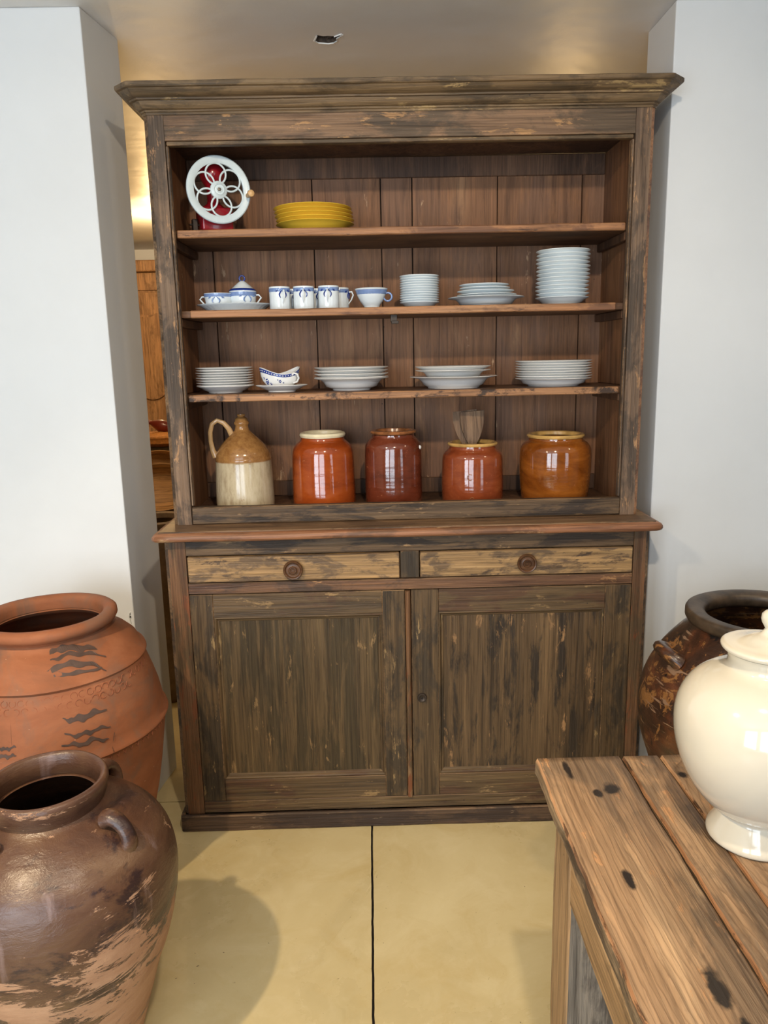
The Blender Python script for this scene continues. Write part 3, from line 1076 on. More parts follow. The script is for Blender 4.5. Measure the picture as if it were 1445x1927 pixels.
def plate_prof(R, h, foot=0.55, t=0.0035, fr=0.0):
    """side outline of a plate, foot up the outside, over the lip and back to the middle"""
    f = R * foot
    return [(0, 0.003), (f * .86, 0.003), (f * .9, 0.0), (f, 0.0), (f * 1.03, 0.004), (R * (foot + .15), h * .36), (R * .84, h * .68), (R * .97, h - t * .9),
            (R, h - t * .45), (R * .992, h), (R * .95, h - .0008), (R * .80, h * .74), (R * (foot + .1), h * .44), (f * .9, 0.0065), (0, 0.006)]


def bowl_prof(R, h, foot=0.5, t=0.0035):
    f = R * foot
    return [(0, 0.003), (f * .86, 0.003), (f * .9, 0.0), (f, 0.0), (f * 1.03, 0.005), (R * .68, h * .30), (R * .74, h * .62), (R * .80, h * .80), (R * .98, h - t * .8),
            (R, h - t * .4), (R * .992, h), (R * .95, h - .0008), (R * .77, h * .84), (R * .70, h * .62), (R * .62, h * .34), (f * .9, 0.0068), (0, 0.0065)]


ORD = ['topmost', 'second', 'third', 'fourth', 'fifth', 'sixth', 'seventh', 'eighth', 'ninth', 'tenth', 'eleventh', 'twelfth', 'thirteenth']
_cache = {}


def place(o_name, mat, prof, x, y, z, label, cat, group, tilt=0.0, seg=72, jit=0.0):
    key = (o_name, mat.name, tuple(prof), seg)
    if key not in _cache:
        bm = lathe_bm(prof, seg)
        bmesh.ops.recalc_face_normals(bm, faces=bm.faces)
        me = bpy.data.meshes.new(o_name)
        bm.to_mesh(me)
        bm.free()
        me.materials.append(mat)
        for p in me.polygons:
            p.use_smooth = True
        me.set_sharp_from_angle(angle=math.radians(50))
        _cache[key] = me
    o = bpy.data.objects.new(o_name, _cache[key])
    C.objects.link(o)
    o.location = (x + random.uniform(-jit, jit), y + random.uniform(-jit, jit), z)
    o.rotation_euler = (random.uniform(-tilt, tilt), random.uniform(-tilt, tilt), random.uniform(0, 6))
    return tag(o, label, cat, group)


def stack(name, mat, profs, steps, x, y, z0, fmt, cat, group, jit=0.001, dx=None, tilt=0.0):
    """profs from the bottom up; steps = rise of each above the one below"""
    n = len(profs)
    z = z0
    for i, pr in enumerate(profs):
        if i:
            z += steps[i - 1] if isinstance(steps, (list, tuple)) else steps
        k = n - 1 - i
        word = 'bottom' if k == n - 1 else (ORD[k] if k == 0 else ORD[k] + ' from top')
        place(name, mat, pr, x + (dx[i] if dx else 0), y, z, fmt % word, cat, group, tilt, jit=jit)


SZ1, SZ2, SZ3, SZ0 = 1.8838, 1.6558, 1.4058, 1.0305
stack('plate', M['yellow'], [plate_prof(.121, .030, .62)] * 5, .0115, -0.266, YC, SZ1,
      'mustard yellow plate, %s of the stack on the top shelf', 'plate', 'yellow plates on the top shelf', 0.0012, dx=[.004, .004, .001, -.001, -.003])
stack('plate', M['porcelain'], [plate_prof(.062, .0185, .6)] * 12, .0072, 0.057, YC - .02, SZ2,
      'small white saucer, %s of narrow stack beside the tea cup', 'plate', 'small saucers on the second shelf')
stack('plate', M['porcelain'], [bowl_prof(.121, .030, .55), plate_prof(.094, .020), plate_prof(.0905, .020), plate_prof(.080, .017), plate_prof(.0785, .017)],
      [.0185, .0115, .0125, .0095], 0.270, YC, SZ2,
      'white plate, %s of mixed-size stack right of the saucers', 'plate', 'mixed white plates on the second shelf',
      dx=[0, .001, -.003, -.005, -.007])
stack('plate', M['porcelain'], [plate_prof(.083, .024, .6)] * 13, .0117, 0.507, YC - .02, SZ2,
      'white side plate, %s of the tallest stack, second shelf', 'plate', 'tall stack of side plates', 0.0018)
stack('plate', M['porcelain_warm'], [plate_prof(.092, .023, .58)] + [plate_prof(.091, .018, .6)] * 8, .0078, -0.571, YC, SZ3,
      'white plate, %s of stack at left end of third shelf', 'plate', 'stack of plates at the left of the third shelf')
stack('bowl', M['porcelain_warm'], [bowl_prof(.121, .040, .5)] + [plate_prof(.1195, .030, .6)] * 4, [.0135, .010, .0105, .0095], -0.164, YC, SZ3,
      'white soup plate, %s of stack right of the sauce boat', 'bowl', 'soup plates on the third shelf', .001)
stack('bowl', M['porcelain_warm'], [bowl_prof(.142, .038, .58), bowl_prof(.122, .034, .52), plate_prof(.122, .033, .58)], [.0240, .0125], 0.166, YC, SZ3,
      'white bowl, %s of three stacked on the third shelf', 'bowl', 'three stacked bowls on the third shelf', .001, dx=[0, -.002, -.003])
stack('plate', M['porcelain_warm'], [plate_prof(.122, .026, .66)] * 8, .0078, 0.489, YC, SZ3,
      'white dinner plate, %s of stack at right of third shelf', 'plate', 'dinner plates at the right of the third shelf', .001)

# oval fluted dish with creamer and sugar bowl
bm = lathe_bm([(0, .003), (.075, .003), (.078, 0), (.084, 0), (.090, .006), (.108, .018), (.119, .0215), (.1205, .023), (.119, .0238), (.106, .020),
               (.086, .0085), (0, .0075)], 96, (32, .010, .005, .022))
bmesh.ops.scale(bm, verts=bm.verts, vec=(1, .74, 1))
dish = tag(from_bm('dish', bm, M['porcelain'], None, 50, (-0.523, 0.165, SZ2)), 'oval white fluted dish under the sugar bowl and creamer on the second shelf', 'dish')


def angular_handle(s, r, z0, z1, mat, parent, reach=.017, a=0.0):
    pts = [(r - .004, z1), (r + reach * .55, z1 + .001), (r + reach, (z0 + z1) / 2 + .004), (r + reach * .25, z0), (r - .010, z0 - .001)]
    pts = [(s * (p[0] * cos(a)), p[0] * sin(a), p[1]) for p in pts]
    return tube('handle', pts, .0026, mat, parent, 8)


def motif(bm, R, zc, a0, s=1.0):
    """little blue bow and leaves in two mirrored curls"""
    for sd in (-1, 1):
        pts = []
        for i in range(9):
            t = i / 8
            a = a0 + sd * (0.05 + 0.30 * sin(t * PI * .8)) * s
            z = zc + (.011 - .024 * t) * s
            pts.append(((R + .0006) * cos(a), (R + .0006) * sin(a), z))
        add_tube(bm, pts, [.0008 + .0016 * sin(PI * i / 8) for i in range(9)], 5)
        for q in (0.5, 0.62):
            a = a0 + sd * q * s
            add_tube(bm, [((R + .0005) * cos(a + sd * .12 * t), (R + .0005) * sin(a + sd * .12 * t), zc + (.012 - .006 * t) * s) for t in (0, .5, 1)], .0014, 5)


cr = thing('creamer', 'small white and blue creamer with angular handle at left of the fluted dish', 'jug', (-0.571, 0.145, SZ2 + .0085))
lathe('body', [(0, .002), (.028, .002), (.03, 0), (.034, .003), (.039, .016), (.0425, .034), (.0445, .047), (.0435, .047), (.041, .034), (.036, .016), (0, .006)],
      M['porcelain'], cr, 48, (24, .012, .003, .030))
lathe('blue_band', [(.0433, .0360), (.0438, .0375), (.0449, .0445), (.0450, .0455)], M['blue'], cr, 48)
angular_handle(-1, .041, .016, .038, M['porcelain'], cr)
bm = bmesh.new()
motif(bm, .0432, .027, -PI / 2, .75)
from_bm('blue_motif', bm, M['blue'], cr)
sg = thing('sugar_bowl', 'white and blue lidded sugar bowl with angular handle on the fluted dish', 'bowl', (-0.497, 0.160, SZ2 + .0085))
lathe('body', [(0, .002), (.028, .002), (.03, 0), (.034, .003), (.0385, .018), (.0415, .040), (.0425, .052), (.0415, .052), (.039, .034), (.034, .014), (0, .006)],
      M['porcelain'], sg, 48, (24, .012, .003, .034))
lathe('blue_band', [(.0416, .0385), (.0422, .040), (.0430, .0495), (.0431, .0505)], M['blue'], sg, 48)
angular_handle(1, .040, .018, .042, M['porcelain'], sg)
bm = bmesh.new()
motif(bm, .0418, .031, -PI / 2 + .5, .8)
from_bm('blue_motif', bm, M['blue'], sg)
ld = lathe('lid', [(r, z + .0168) for r, z in [(0, .070), (.006, .069), (.013, .064), (.025, .054), (.036, .044), (.0415, .0405), (.0425, .0375), (.0425, .0355), (.038, .0352), (0, .045)]],
           M['porcelain'], sg, 48)
lathe('lid_band', [(.0360, .0616), (.0384, .0602), (.0416, .0579), (.0429, .0544)], M['blue_dark'], ld, 48)
tube('ring_knob', [(0 + .0085 * sin(t), 0, 0.0930 + .0085 * cos(t)) for t in [2 * PI * k / 16 for k in range(16)]], .0024, M['blue_dark'], ld, 8, True)

# mugs
MUGP = [(0, .002), (.026, .002), (.028, 0), (.0305, .001), (.0315, .005), (.0315, .030), (.0318, .062), (.0322, .0685), (.0318, .0695), (.0305, .0690), (.0297, .062), (.0292, .006), (0, .005)]


def mug(x, y, hd, label):
    t = thing('mug', label, 'mug', (x, y, SZ2), 'blue-banded mugs on the second shelf')
    a = lathe('body', MUGP, M['porcelain'], t, 48, (16, .016, .004, .045))
    b = lathe('blue_band', [(.0320, .0540), (.0324, .0545), (.0328, .0640), (.0325, .0648)], M['blue'], t, 48)
    bm = bmesh.new()
    add_tube(bm, [((.0300 + q[0]) * cos(hd), (.0300 + q[0]) * sin(hd), q[1]) for q in ((0, .056), (.012, .057), (.0165, .047), (.010, .032), (.002, .022), (-.001, .014))],
             [.0026, .0026, .0026, .0022, .0018, .0012], 8)
    c = from_bm('handle', bm, M['porcelain'], t, 60)
    bm = bmesh.new()
    motif(bm, .0324, .048, hd, .95)
    d = from_bm('blue_motif', bm, M['blue_dark'], t)
    return t


mug(-0.377, 0.115, -PI / 2 + .42, 'white fluted mug with blue band, leftmost of the front row, handle turned right')
mug(-0.303, 0.115, -PI / 2 + .05, 'white fluted mug with blue band, middle of the three front mugs')
mug(-0.226, 0.115, -PI / 2 - .05, 'white fluted mug with blue band, rightmost of the three front mugs')
mug(-0.347, 0.215, -1.1, 'white mug half hidden behind the gap of the left and middle front mugs')
mug(-0.269, 0.215, -1.2, 'white mug half hidden behind the gap of the middle and right front mugs')
mug(-0.197, 0.195, -.2, 'white mug peeping out behind the rightmost front mug')

# tea cup
cp = thing('tea_cup', 'wide white tea cup with blue band and round blue handle on the second shelf', 'cup', (-0.094, 0.140, SZ2))
lathe('body', [(0, .004), (.019, .004), (.0215, 0), (.0245, 0), (.0235, .006), (.027, .012), (.036, .024), (.0445, .042), (.0485, .055), (.0515, .0605), (.0508, .0615), (.047, .055),
               (.042, .041), (.033, .024), (.022, .012), (0, .009)], M['porcelain'], cp, 56, (28, .008, .010, .045))
lathe('blue_band', [(.0452, .0435), (.0458, .045), (.0492, .0555), (.0498, .057)], M['blue'], cp, 56)
tube('handle', [(.051 + .0125 * cos(t), -.004, .036 + .0125 * sin(t)) for t in [2 * PI * k / 18 for k in range(18)]], .0030, M['blue'], cp, 8, True)

# sauce boat on its stand
bt = thing('sauce_boat', 'blue-flowered white sauce boat with wavy rim standing on the saucer', 'sauce boat', (-0.392, 0.150, SZ3 + .009))
SA, SB = .064, .036


def boat_ring(k, t, inset=0.0):
    # k = angle, t = 0 foot .. 1 rim
    zr = .058 + .011 * cos(2 * (k - math.radians(18)))
    f = (.46, .70, .86, .94, .97, 1.0)
    i = min(int(t * 5), 4)
    w_ = f[i] + (f[i + 1] - f[i]) * (t * 5 - i)
    return Vector(((SA * w_ - inset) * cos(k), (SB * w_ - inset) * sin(k), zr * t))


bm = bmesh.new()
NK, NT_ = 48, 10
R = []
for t_ in range(NT_ + 1):
    R.append([bm.verts.new(boat_ring(2 * PI * k / NK, t_ / NT_)) for k in range(NK)])
for t_ in range(NT_, 1, -1):
    R.append([bm.verts.new(boat_ring(2 * PI * k / NK, t_ / NT_, .003)) for k in range(NK)])
for A, B in zip(R, R[1:]):
    for k in range(NK):
        bm.faces.new((A[k], A[(k + 1) % NK], B[(k + 1) % NK], B[k]))
bm.faces.new(R[0])
bm.faces.new(R[-1])
from_bm('body', bm, M['porcelain_warm'], bt, 50)


def boat_patch(bm, k0, k1, t0, t1, n=36):
    A, B = [], []
    for i in range(n + 1):
        k = k0 + (k1 - k0) * i / n
        A.append(bm.verts.new(boat_ring(k, t0, -.0006)))
        B.append(bm.verts.new(boat_ring(k, t1, -.0006)))
    for i in range(n):
        bm.faces.new((A[i], A[i + 1], B[i + 1], B[i]))


bm = bmesh.new()
boat_patch(bm, 0, 2 * PI, .78, .96)
from_bm('blue_band', bm, M['blue_dark'], bt)
bm = bmesh.new()
for i in range(22):
    k = PI + PI * (i + .5) / 22
    boat_patch(bm, k - .03, k + .03, .84, .89, 1)
ob = from_bm('white_lattice', bm, M['porcelain_warm'], bt)
for p in ob.data.vertices:
    p.co.y -= .0006
ob['kind'] = 'stuff'
bm = bmesh.new()
for (kc, tc_, s_) in ((PI * 1.27, .42, 1.0), (PI * 1.22, .30, .8), (PI * 1.33, .28, .6), (PI * 1.20, .52, .5), (PI * 1.52, .50, .75), (PI * 1.58, .42, .4), (PI * 1.48, .58, .35)):
    for q in range(5):
        a = 2 * PI * q / 5
        p = boat_ring(kc + .07 * s_ * cos(a), tc_ + .09 * s_ * sin(a), -.0006)
        bmesh.ops.create_icosphere(bm, subdivisions=1, radius=.0026 * s_, matrix=Matrix.Translation(p))
ob = from_bm('blue_flowers', bm, M['blue_dark'], bt)
bm = bmesh.new()
add_tube(bm, [(.038, -.022, .040), (.048, -.030, .050), (.058, -.030, .046), (.062, -.024, .034), (.056, -.016, .022), (.044, -.014, .018)],
         [.003, .0035, .0035, .0035, .003, .0025], 8)
from_bm('handle', bm, M['porcelain_warm'], bt, 60)
bm = lathe_bm(plate_prof(.083, .022, .52), 72)
bmesh.ops.scale(bm, verts=bm.verts, vec=(1, .8, 1))
tag(from_bm('saucer', bm, M['porcelain_warm'], None, 50, (-0.387, 0.150, SZ3)), 'oval white saucer under the blue-flowered sauce boat', 'saucer')

# coffee mill
gr = thing('coffee_mill', 'dark red coffee mill with a big white openwork flywheel on the top shelf', 'coffee mill', (-0.572, 0.165, SZ1), rz=math.radians(24))
bm = bmesh.new()
add_box(bm, -.052, .052, -.050, .050, 0, .010, .003)
add_box(bm, -.048, .048, -.044, .044, .010, .080, .006, bseg=3)
from_bm('base', bm, M['red_paint'], gr, 30)
lathe('mill_body', [(0, .078), (.036, .0785), (.032, .086), (.022, .094), (.019, .102), (.019, .140), (.026, .150), (.034, .162), (.038, .176), (.037, .190), (.032, .204), (.022, .214), (.008, .219), (0, .220)],
      M['red_paint'], gr, 40)
lathe('finial', [(0, .219), (.006, .219), (.004, .224), (.007, .230), (.006, .236), (0, .238)], M['iron'], gr, 20)
bm = bmesh.new()
add_box(bm, -.072, -.056, -.020, .0, .0, .046, .002)
add_tube(bm, [(-.078, -.010, .030), (-.050, -.010, .030)], .003, 8)
add_tube(bm, [(-.078, -.018, .030), (-.078, -.002, .030)], .002, 6)
from_bm('clamp', bm, M['iron'], gr, 40)
WY, WZ = -.074, .122
bm = bmesh.new()
add_tube(bm, [(0, -.015, WZ), (0, WY - .008, WZ)], .006, 12)
from_bm('axle', bm, M['iron'], gr, 40)
RO, RI = .096, .0745
bm = lathe_bm([(RI, -.004), (RI + .002, -.0065), (RO - .003, -.0075), (RO, -.004), (RO, .004), (RO - .003, .0065), (RI + .002, .0055), (RI, .004), (RI, -.004)], 72)
TR = Matrix.Translation((0, WY, WZ)) @ Matrix.Rotation(-PI / 2, 4, 'X')
TR = Matrix.Translation((0, WY, WZ)) @ Matrix.Rotation(PI / 2, 4, 'X')
bmesh.ops.transform(bm, matrix=TR, verts=bm.verts)
wheel = from_bm('flywheel', bm, M['white_paint'], gr, 40)
d_, rr_ = .0452, .0302
for q in range(6):
    a = PI / 3 * q + math.radians(8 + 30)
    cx, cz = d_ * cos(a), d_ * sin(a)
    pts = [(cx + rr_ * cos(t), WY, WZ + cz + rr_ * sin(t)) for t in [2 * PI * k / 40 for k in range(40)]]
    tube('spoke_ring', pts, .0030, M['white_paint'], wheel, 8, True)
bm = lathe_bm([(0, .006), (.004, .0095), (.008, .0095), (.009, .007), (.013, .0065), (.015, .009), (.0175, .0065), (.0235, .0045), (.0255, .002), (.0255, -.003), (0, -.003)], 36)
bmesh.ops.transform(bm, matrix=TR, verts=bm.verts)
from_bm('hub', bm, M['white_paint'], wheel, 30)
bm = lathe_bm([(0, .012), (.005, .0115), (.0062, .0095), (0, .009)], 6)
bmesh.ops.transform(bm, matrix=TR, verts=bm.verts)
from_bm('hub_bolt', bm, M['steel'], wheel)
bm = lathe_bm([(0, 0.006), (.006, .006), (.007, .014), (.0055, .022), (.0085, .032), (.0105, .040), (.0095, .048), (.004, .052), (0, .0525)], 24)
bmesh.ops.transform(bm, matrix=Matrix.Translation((.0855, WY, WZ - .012)) @ Matrix.Rotation(PI / 2, 4, 'X'), verts=bm.verts)
from_bm('crank_knob', bm, M['pale_wood'], wheel, 40)

# ------------------------------------------------------------------ jug and glazed jars on the bottom shelf
ZJ = .1225
jg = thing('stoneware_jug', 'tall two-tone stoneware jug, cream below and honey brown above, with loop handle', 'jug', (-0.526, YC, SZ0))
JP = [(0, 0), (.088, 0), (.0945, .004), (.0955, .02), (.0935, .09), (.0905, .148), (.0900, .156), (.0912, .160), (.0900, .165), (.0885, .169), (.0885, .176), (.082, .190),
      (.068, .209), (.050, .228), (.034, .243), (.024, .253), (.0215, .262), (.0215, .270), (.0245, .273), (.0245, .279), (.021, .283), (.020, .290), (.016, .294),
      (.010, .297), (.013, .300), (.013, .305), (.008, .306), (.006, .296), (0, .296)]
lathe('body', JP, jug_mat(.156), jg, 72, smooth=50)
tube('handle', [(-.030 * 1, -.006, .232), (-.040, -.012, .260), (-.055, -.016, .279), (-.075, -.018, .288), (-.092, -.018, .276), (-.100, -.016, .250), (-.101, -.012, .220), (-.097, -.008, .190), (-.088, -.006, .168)],
     [.007, .006, .0055, .0052, .005, .005, .005, .006, .008], simple('pale_honey_handle_glaze', (176, 140, 96), .2, .3, vary=.2, sc=40), jg, 12, flat=1.5)


def red_jar(x, y, body, rimp, mat, rimmat, label, inner=.9, smooth=50):
    t = thing('storage_jar', label, 'jar', (x, y, SZ0), 'glazed storage jars on the bottom shelf')
    top = body[-1]
    prof = [(0, 0)] + body
    inn = [(max(r - .007, 0), z) for r, z in reversed(body) if z > .02] + [(body[0][0] - .01, .012), (0, .012)]
    lathe('body', prof + inn, mat, t, 72, wob=.0015, smooth=smooth)
    lathe('rim', rimp, rimmat, t, 64, wob=.001)
    return t


def rim_ring(r, z, w=.0055, h=.0065, tin=.006):
    return [(r - w * .5, z - h), (r + w * .6, z - h * .8), (r + w, z), (r + w * .6, z + h * .75), (r - w * .3, z + h), (r - tin - w * .3, z + h * .6), (r - tin - w * .6, z - h), (r - w * .5, z - h)]


red_jar(-0.264, YC, smooth_prof([(.100, 0), (.1035, .010), (.1035, .05), (.1020, .12), (.1000, .172), (.0935, .195), (.080, .210), (.0725, .217), (.070, .226)], 4),
        rim_ring(.0675, .2335, .008, .0085), M['red1'], M['rim_cream'], 'orange glazed jar with a thick cream rim, beside the stoneware jug')
red_jar(-0.033, YC, smooth_prof([(.092, 0), (.094, .010), (.0945, .06), (.0945, .13), (.0935, .180), (.089, .200), (.077, .216), (.0705, .222), (.069, .230)], 4),
        rim_ring(.0675, .238, .009, .006), M['red2'], M['rim_brown'], 'dark red-brown glazed jar with brown rim, between the cream-rimmed jars')
red_jar(0.228, YC, smooth_prof([(.097, 0), (.100, .010), (.1015, .06), (.1005, .11), (.099, .148), (.093, .164), (.082, .174), (.0775, .180), (.076, .188)], 4),
        rim_ring(.0755, .1935, .0075, .006), M['red3'], M['rim_ochre'], 'shortest brick red jar with an ochre rim, holding two wooden paddles')
red_jar(0.502, YC, smooth_prof([(.105, 0), (.108, .008), (.113, .05), (.1165, .10), (.1165, .155), (.112, .178), (.100, .193), (.090, .200), (.088, .208)], 4),
        rim_ring(.0865, .2145, .008, .0065), M['red4'], M['rim_ochre'], 'wide amber-brown glazed jar with ochre rim at the right end')
for jar_name, ang, zz, mt, arc in (('storage_jar.001', -22, .188, 'porcelain_warm', 0), ('storage_jar.002', -102, .095, 'rim_brown', 1), ('storage_jar.002', -98, .020, 'rim_brown', 1)):
    jo = bpy.data.objects[jar_name]
    a = math.radians(ang)
    R_ = .0945 if jar_name.endswith('1') else .1015
    bm = bmesh.new()
    if arc:
        add_tube(bm, [(R_ * cos(a + .085 * cos(t)), R_ * sin(a + .085 * cos(t)), zz + .0095 * sin(t)) for t in [.8 + k * .5 for k in range(10)]], .0016, 6)
    else:
        bmesh.ops.create_icosphere(bm, subdivisions=2, radius=.008, matrix=Matrix.Translation(((R_ - .006) * cos(a), (R_ - .006) * sin(a), zz)))
    from_bm('glaze_chip', bm, M[mt], jo, 60)
# two wooden paddles standing in the short jar


def paddle(x, y, z, rz, tx, ty, label, wd=.080, hh=.285, blade=.112):
    n = 22
    bm = bmesh.new()
    th = .0045
    R = []
    for i in range(n + 1):
        zz = hh * i / n
        t = (zz - (hh - blade)) / blade
        hw = .007 if t <= 0 else .007 + (wd / 2 - .007) * min(1, sin(PI / 2 * min(1, t * 1.15)) ** .75)
        R.append([bm.verts.new((s * hw, yy + .006 * max(0, t), zz + (.003 * s if t > .98 else 0))) for s, yy in ((-1, -th), (1, -th), (1, th), (-1, th))])
    for A, B in zip(R, R[1:]):
        for k in range(4):
            bm.faces.new((A[k], A[(k + 1) % 4], B[(k + 1) % 4], B[k]))
    bm.faces.new(R[0])
    bm.faces.new(R[-1])
    o = from_bm('wooden_paddle', bm, M['spatula'])
    o.location = (x, y, z)
    o.rotation_euler = (tx, ty, rz)
    return tag(o, label, 'paddle', 'paddles in the short jar')


paddle(0.224, 0.150, SZ0 + .0135, .12, -.04, .01, 'front wooden paddle, broad flat blade, standing in the short jar')
paddle(0.213, 0.176, SZ0 + .0145, -.30, -.03, -.045, 'rear wooden paddle leaning left behind the other in the short jar')

# ------------------------------------------------------------------ big terracotta jar
TJ = thing('terracotta_jar', 'large orange terracotta jar with dark brushed marks, behind the brown glazed pot', 'jar', (-0.99, -0.36, 0))
tj = [(.150, 0), (.165, .02), (.190, .08), (.215, .16), (.236, .24), (.253, .32), (.266, .40), (.276, .47), (.283, .52), (.2855, .538), (.2935, .545), (.2915, .552), (.2850, .556),
      (.281, .58), (.274, .62), (.263, .66), (.250, .700), (.243, .722), (.2495, .730), (.247, .737), (.239, .740), (.226, .765), (.205, .785), (.180, .798), (.164, .806), (.158, .815)]
TJF = tj
inner = [(r - .014, z) for r, z in reversed(tj) if z > .03]
rim = [(.163, .822), (.176, .828), (.1815, .838), (.1805, .849), (.172, .856), (.158, .857), (.147, .851), (.143, .840), (.1425, .82)]
lathe('body', [(0, 0)] + tj + rim[:1] + [(.15, .823)] + [(.142, .815)] + inner + [(0, .03)], M['terracotta'], TJ, 96, wob=.004, smooth=50)
lathe('rim', rim + [(.163, .822)], M['terracotta'], TJ, 96, wob=.003, smooth=60)
def seg_strokes(lst):
    for (line, w0, w1, wave, ph) in lst:
        bm = bmesh.new()
        strip_on(bm, TJF, line, (w0, w1), .0022, 26, wave, ph)
        from_bm('brush_mark', bm, M['slip'], TJ)


seg_strokes([
    ([(-67, .802), (-58, .807), (-44, .800), (-33, .792)], .006, .012, .0015, 0),
    ([(-67, .790), (-55, .795), (-40, .788), (-31, .772)], .003, .007, .0015, 2),
    ([(-73, .764), (-66, .776), (-54, .778), (-42, .768), (-35, .742)], .003, .012, .0014, 1),
    ([(-72, .750), (-64, .763), (-52, .757), (-37, .752)], .003, .009, .0014, 3),
    ([(-64, .660), (-58, .652), (-50, .655), (-41, .655)], .003, .016, .003, 2),
    ([(-64, .624), (-57, .614), (-50, .616), (-41, .612)], .003, .010, .003, 1),
    ([(-66, .602), (-58, .592), (-50, .594), (-43, .580)], .003, .011, .003, 4),
    ([(-89.5, .664), (-89, .616)], .004, .006, 0, 0),
    ([(-98, .612), (-92, .606), (-87, .612)], .003, .008, .002, 0),
    ([(-98, .594), (-92, .588), (-87, .592)], .003, .009, .002, 1),
    ([(-39.5, .592), (-41, .572)], .003, .006, 0, 0), ([(-42, .560), (-43, .530)], .004, .006, 0, 0),
])
bm = bmesh.new()


def stamp(adeg, z, r, a0=0, a1=2 * PI, n=12, rad=.0009):
    if a0 == 0:
        a0 = random.uniform(0, 6)
        a1 = a0 + random.uniform(3.2, 5.8)
    a = math.radians(adeg)
    R_ = interp(TJF, z)
    nrm = Vector((cos(a), sin(a), .25)).normalized()
    tx = Vector((-sin(a), cos(a), 0))
    tz = nrm.cross(tx)
    c = Vector((R_ * cos(a), R_ * sin(a), z)) + nrm * .0015
    full = abs(a1 - a0 - 2 * PI) < .01
    pts = [c + tx * r * cos(a0 + (a1 - a0) * k / n) + tz * -r * sin(a0 + (a1 - a0) * k / n) for k in range(n if full else n + 1)]
    add_tube(bm, pts, rad, 5, full)


for k in range(26):
    stamp(-112 + k * 4.6, .707, .0082)
    if k < 20:
        stamp(-110 + k * 4.6, .688, .0082)
for k in range(24):
    stamp(-58 + k * 4.2, .526, .010, PI, 2 * PI, 8)
ob = from_bm('stamped_rings', bm, M['terra_ring'], TJ, 60)
ob['kind'] = 'stuff'

# ------------------------------------------------------------------ brown glazed pot in front
BP = thing('glazed_pot', 'squat brown glazed pot with worn peach patches and small lugs, nearest at left', 'pot', (-0.785, -0.91, 0))
bp = smooth_prof([(.120, 0), (.135, .03), (.152, .09), (.172, .16), (.194, .24), (.212, .29), (.224, .33), (.233, .37), (.240, .41), (.2435, .45), (.241, .49), (.231, .53), (.210, .565),
                  (.178, .593), (.145, .613), (.120, .625), (.108, .633)], 4)
inner = [(r - .012, z) for r, z in reversed(bp) if z > .03][::2]
lathe('body', [(0, 0)] + bp + [(.098, .634)] + inner + [(0, .03)], M['brown_pot'], BP, 96, wob=.003, smooth=50)
lathe('rim', [(.107, .630), (.1105, .636), (.1105, .640), (.115, .646), (.1175, .660), (.1205, .668), (.1205, .678), (.116, .684), (.110, .684), (.105, .679), (.1025, .665), (.100, .640),
              (.107, .630)], M['brown_pot'], BP, 96, wob=.003, smooth=60)


def lug(parent, prof, adeg, z, mat, w_=.030, h_=.032, rad=.010, horiz=True):
    a = math.radians(adeg)
    R_ = interp(prof, z)
    nrm = Vector((cos(a), sin(a), .75)).normalized()
    tx = Vector((-sin(a), cos(a), 0))
    c = Vector((R_ * cos(a), R_ * sin(a), z))
    tz = nrm.cross(tx)
    bm = bmesh.new()
    pts = []
    for k in range(11):
        t = PI * k / 10
        if horiz:
            pts.append(c + tx * w_ * cos(t) + nrm * (h_ * sin(t) - .006))
        else:
            pts.append(c + tz * w_ * cos(t) + nrm * (h_ * sin(t) - .006))
    add_tube(bm, pts, [rad * (1.35 - .4 * sin(PI * k / 10)) for k in range(11)], 10, flat=1.3)
    return from_bm('lug', bm, mat, parent, 60)


for ad in (-21, 68, 158, 248):
    lug(BP, bp, ad, .598, M['brown_pot'], .036, .026, .0135, False)

# ------------------------------------------------------------------ dark pot at right
DP = thing('glazed_pot', 'dark flaking brown-black glazed pot behind the cream vase by the right wall', 'pot', (0.94, -0.40, 0))
dp = smooth_prof([(.165, 0), (.178, .05), (.187, .097), (.206, .144), (.227, .192), (.245, .239), (.259, .286), (.270, .333), (.283, .38), (.298, .427), (.310, .475), (.314, .522),
                  (.311, .569), (.300, .616), (.279, .663), (.248, .71), (.212, .752), (.188, .775), (.180, .787)], 3)
inner = [(r - .014, z) for r, z in reversed(dp) if z > .03][::2]
lathe('body', [(0, 0)] + dp + [(.166, .789)] + inner + [(0, .03)], M['dark_pot'], DP, 96, wob=.005, smooth=50)
lathe('rim', [(.178, .778), (.186, .784), (.196, .789), (.2005, .797), (.2005, .813), (.197, .8195), (.190, .8215), (.172, .821), (.156, .8165), (.150, .811), (.1485, .803), (.150, .788), (.166, .776), (.178, .778)],
      M['dark_rim'], DP, 96, wob=.003, smooth=60)
for ad in (-178, -90, 0):
    lug(DP, dp, ad, .705, M['dark_pot'], .042, .032, .018, True)

# ------------------------------------------------------------------ table
TB = thing('table', 'rough weathered wooden table with cracked plank top under the cream vase', 'table', (0.75, -1.8, 0))
TO = Vector((-0.75, 1.8, 0))


def tpart(o):
    o.location = TO
    return o


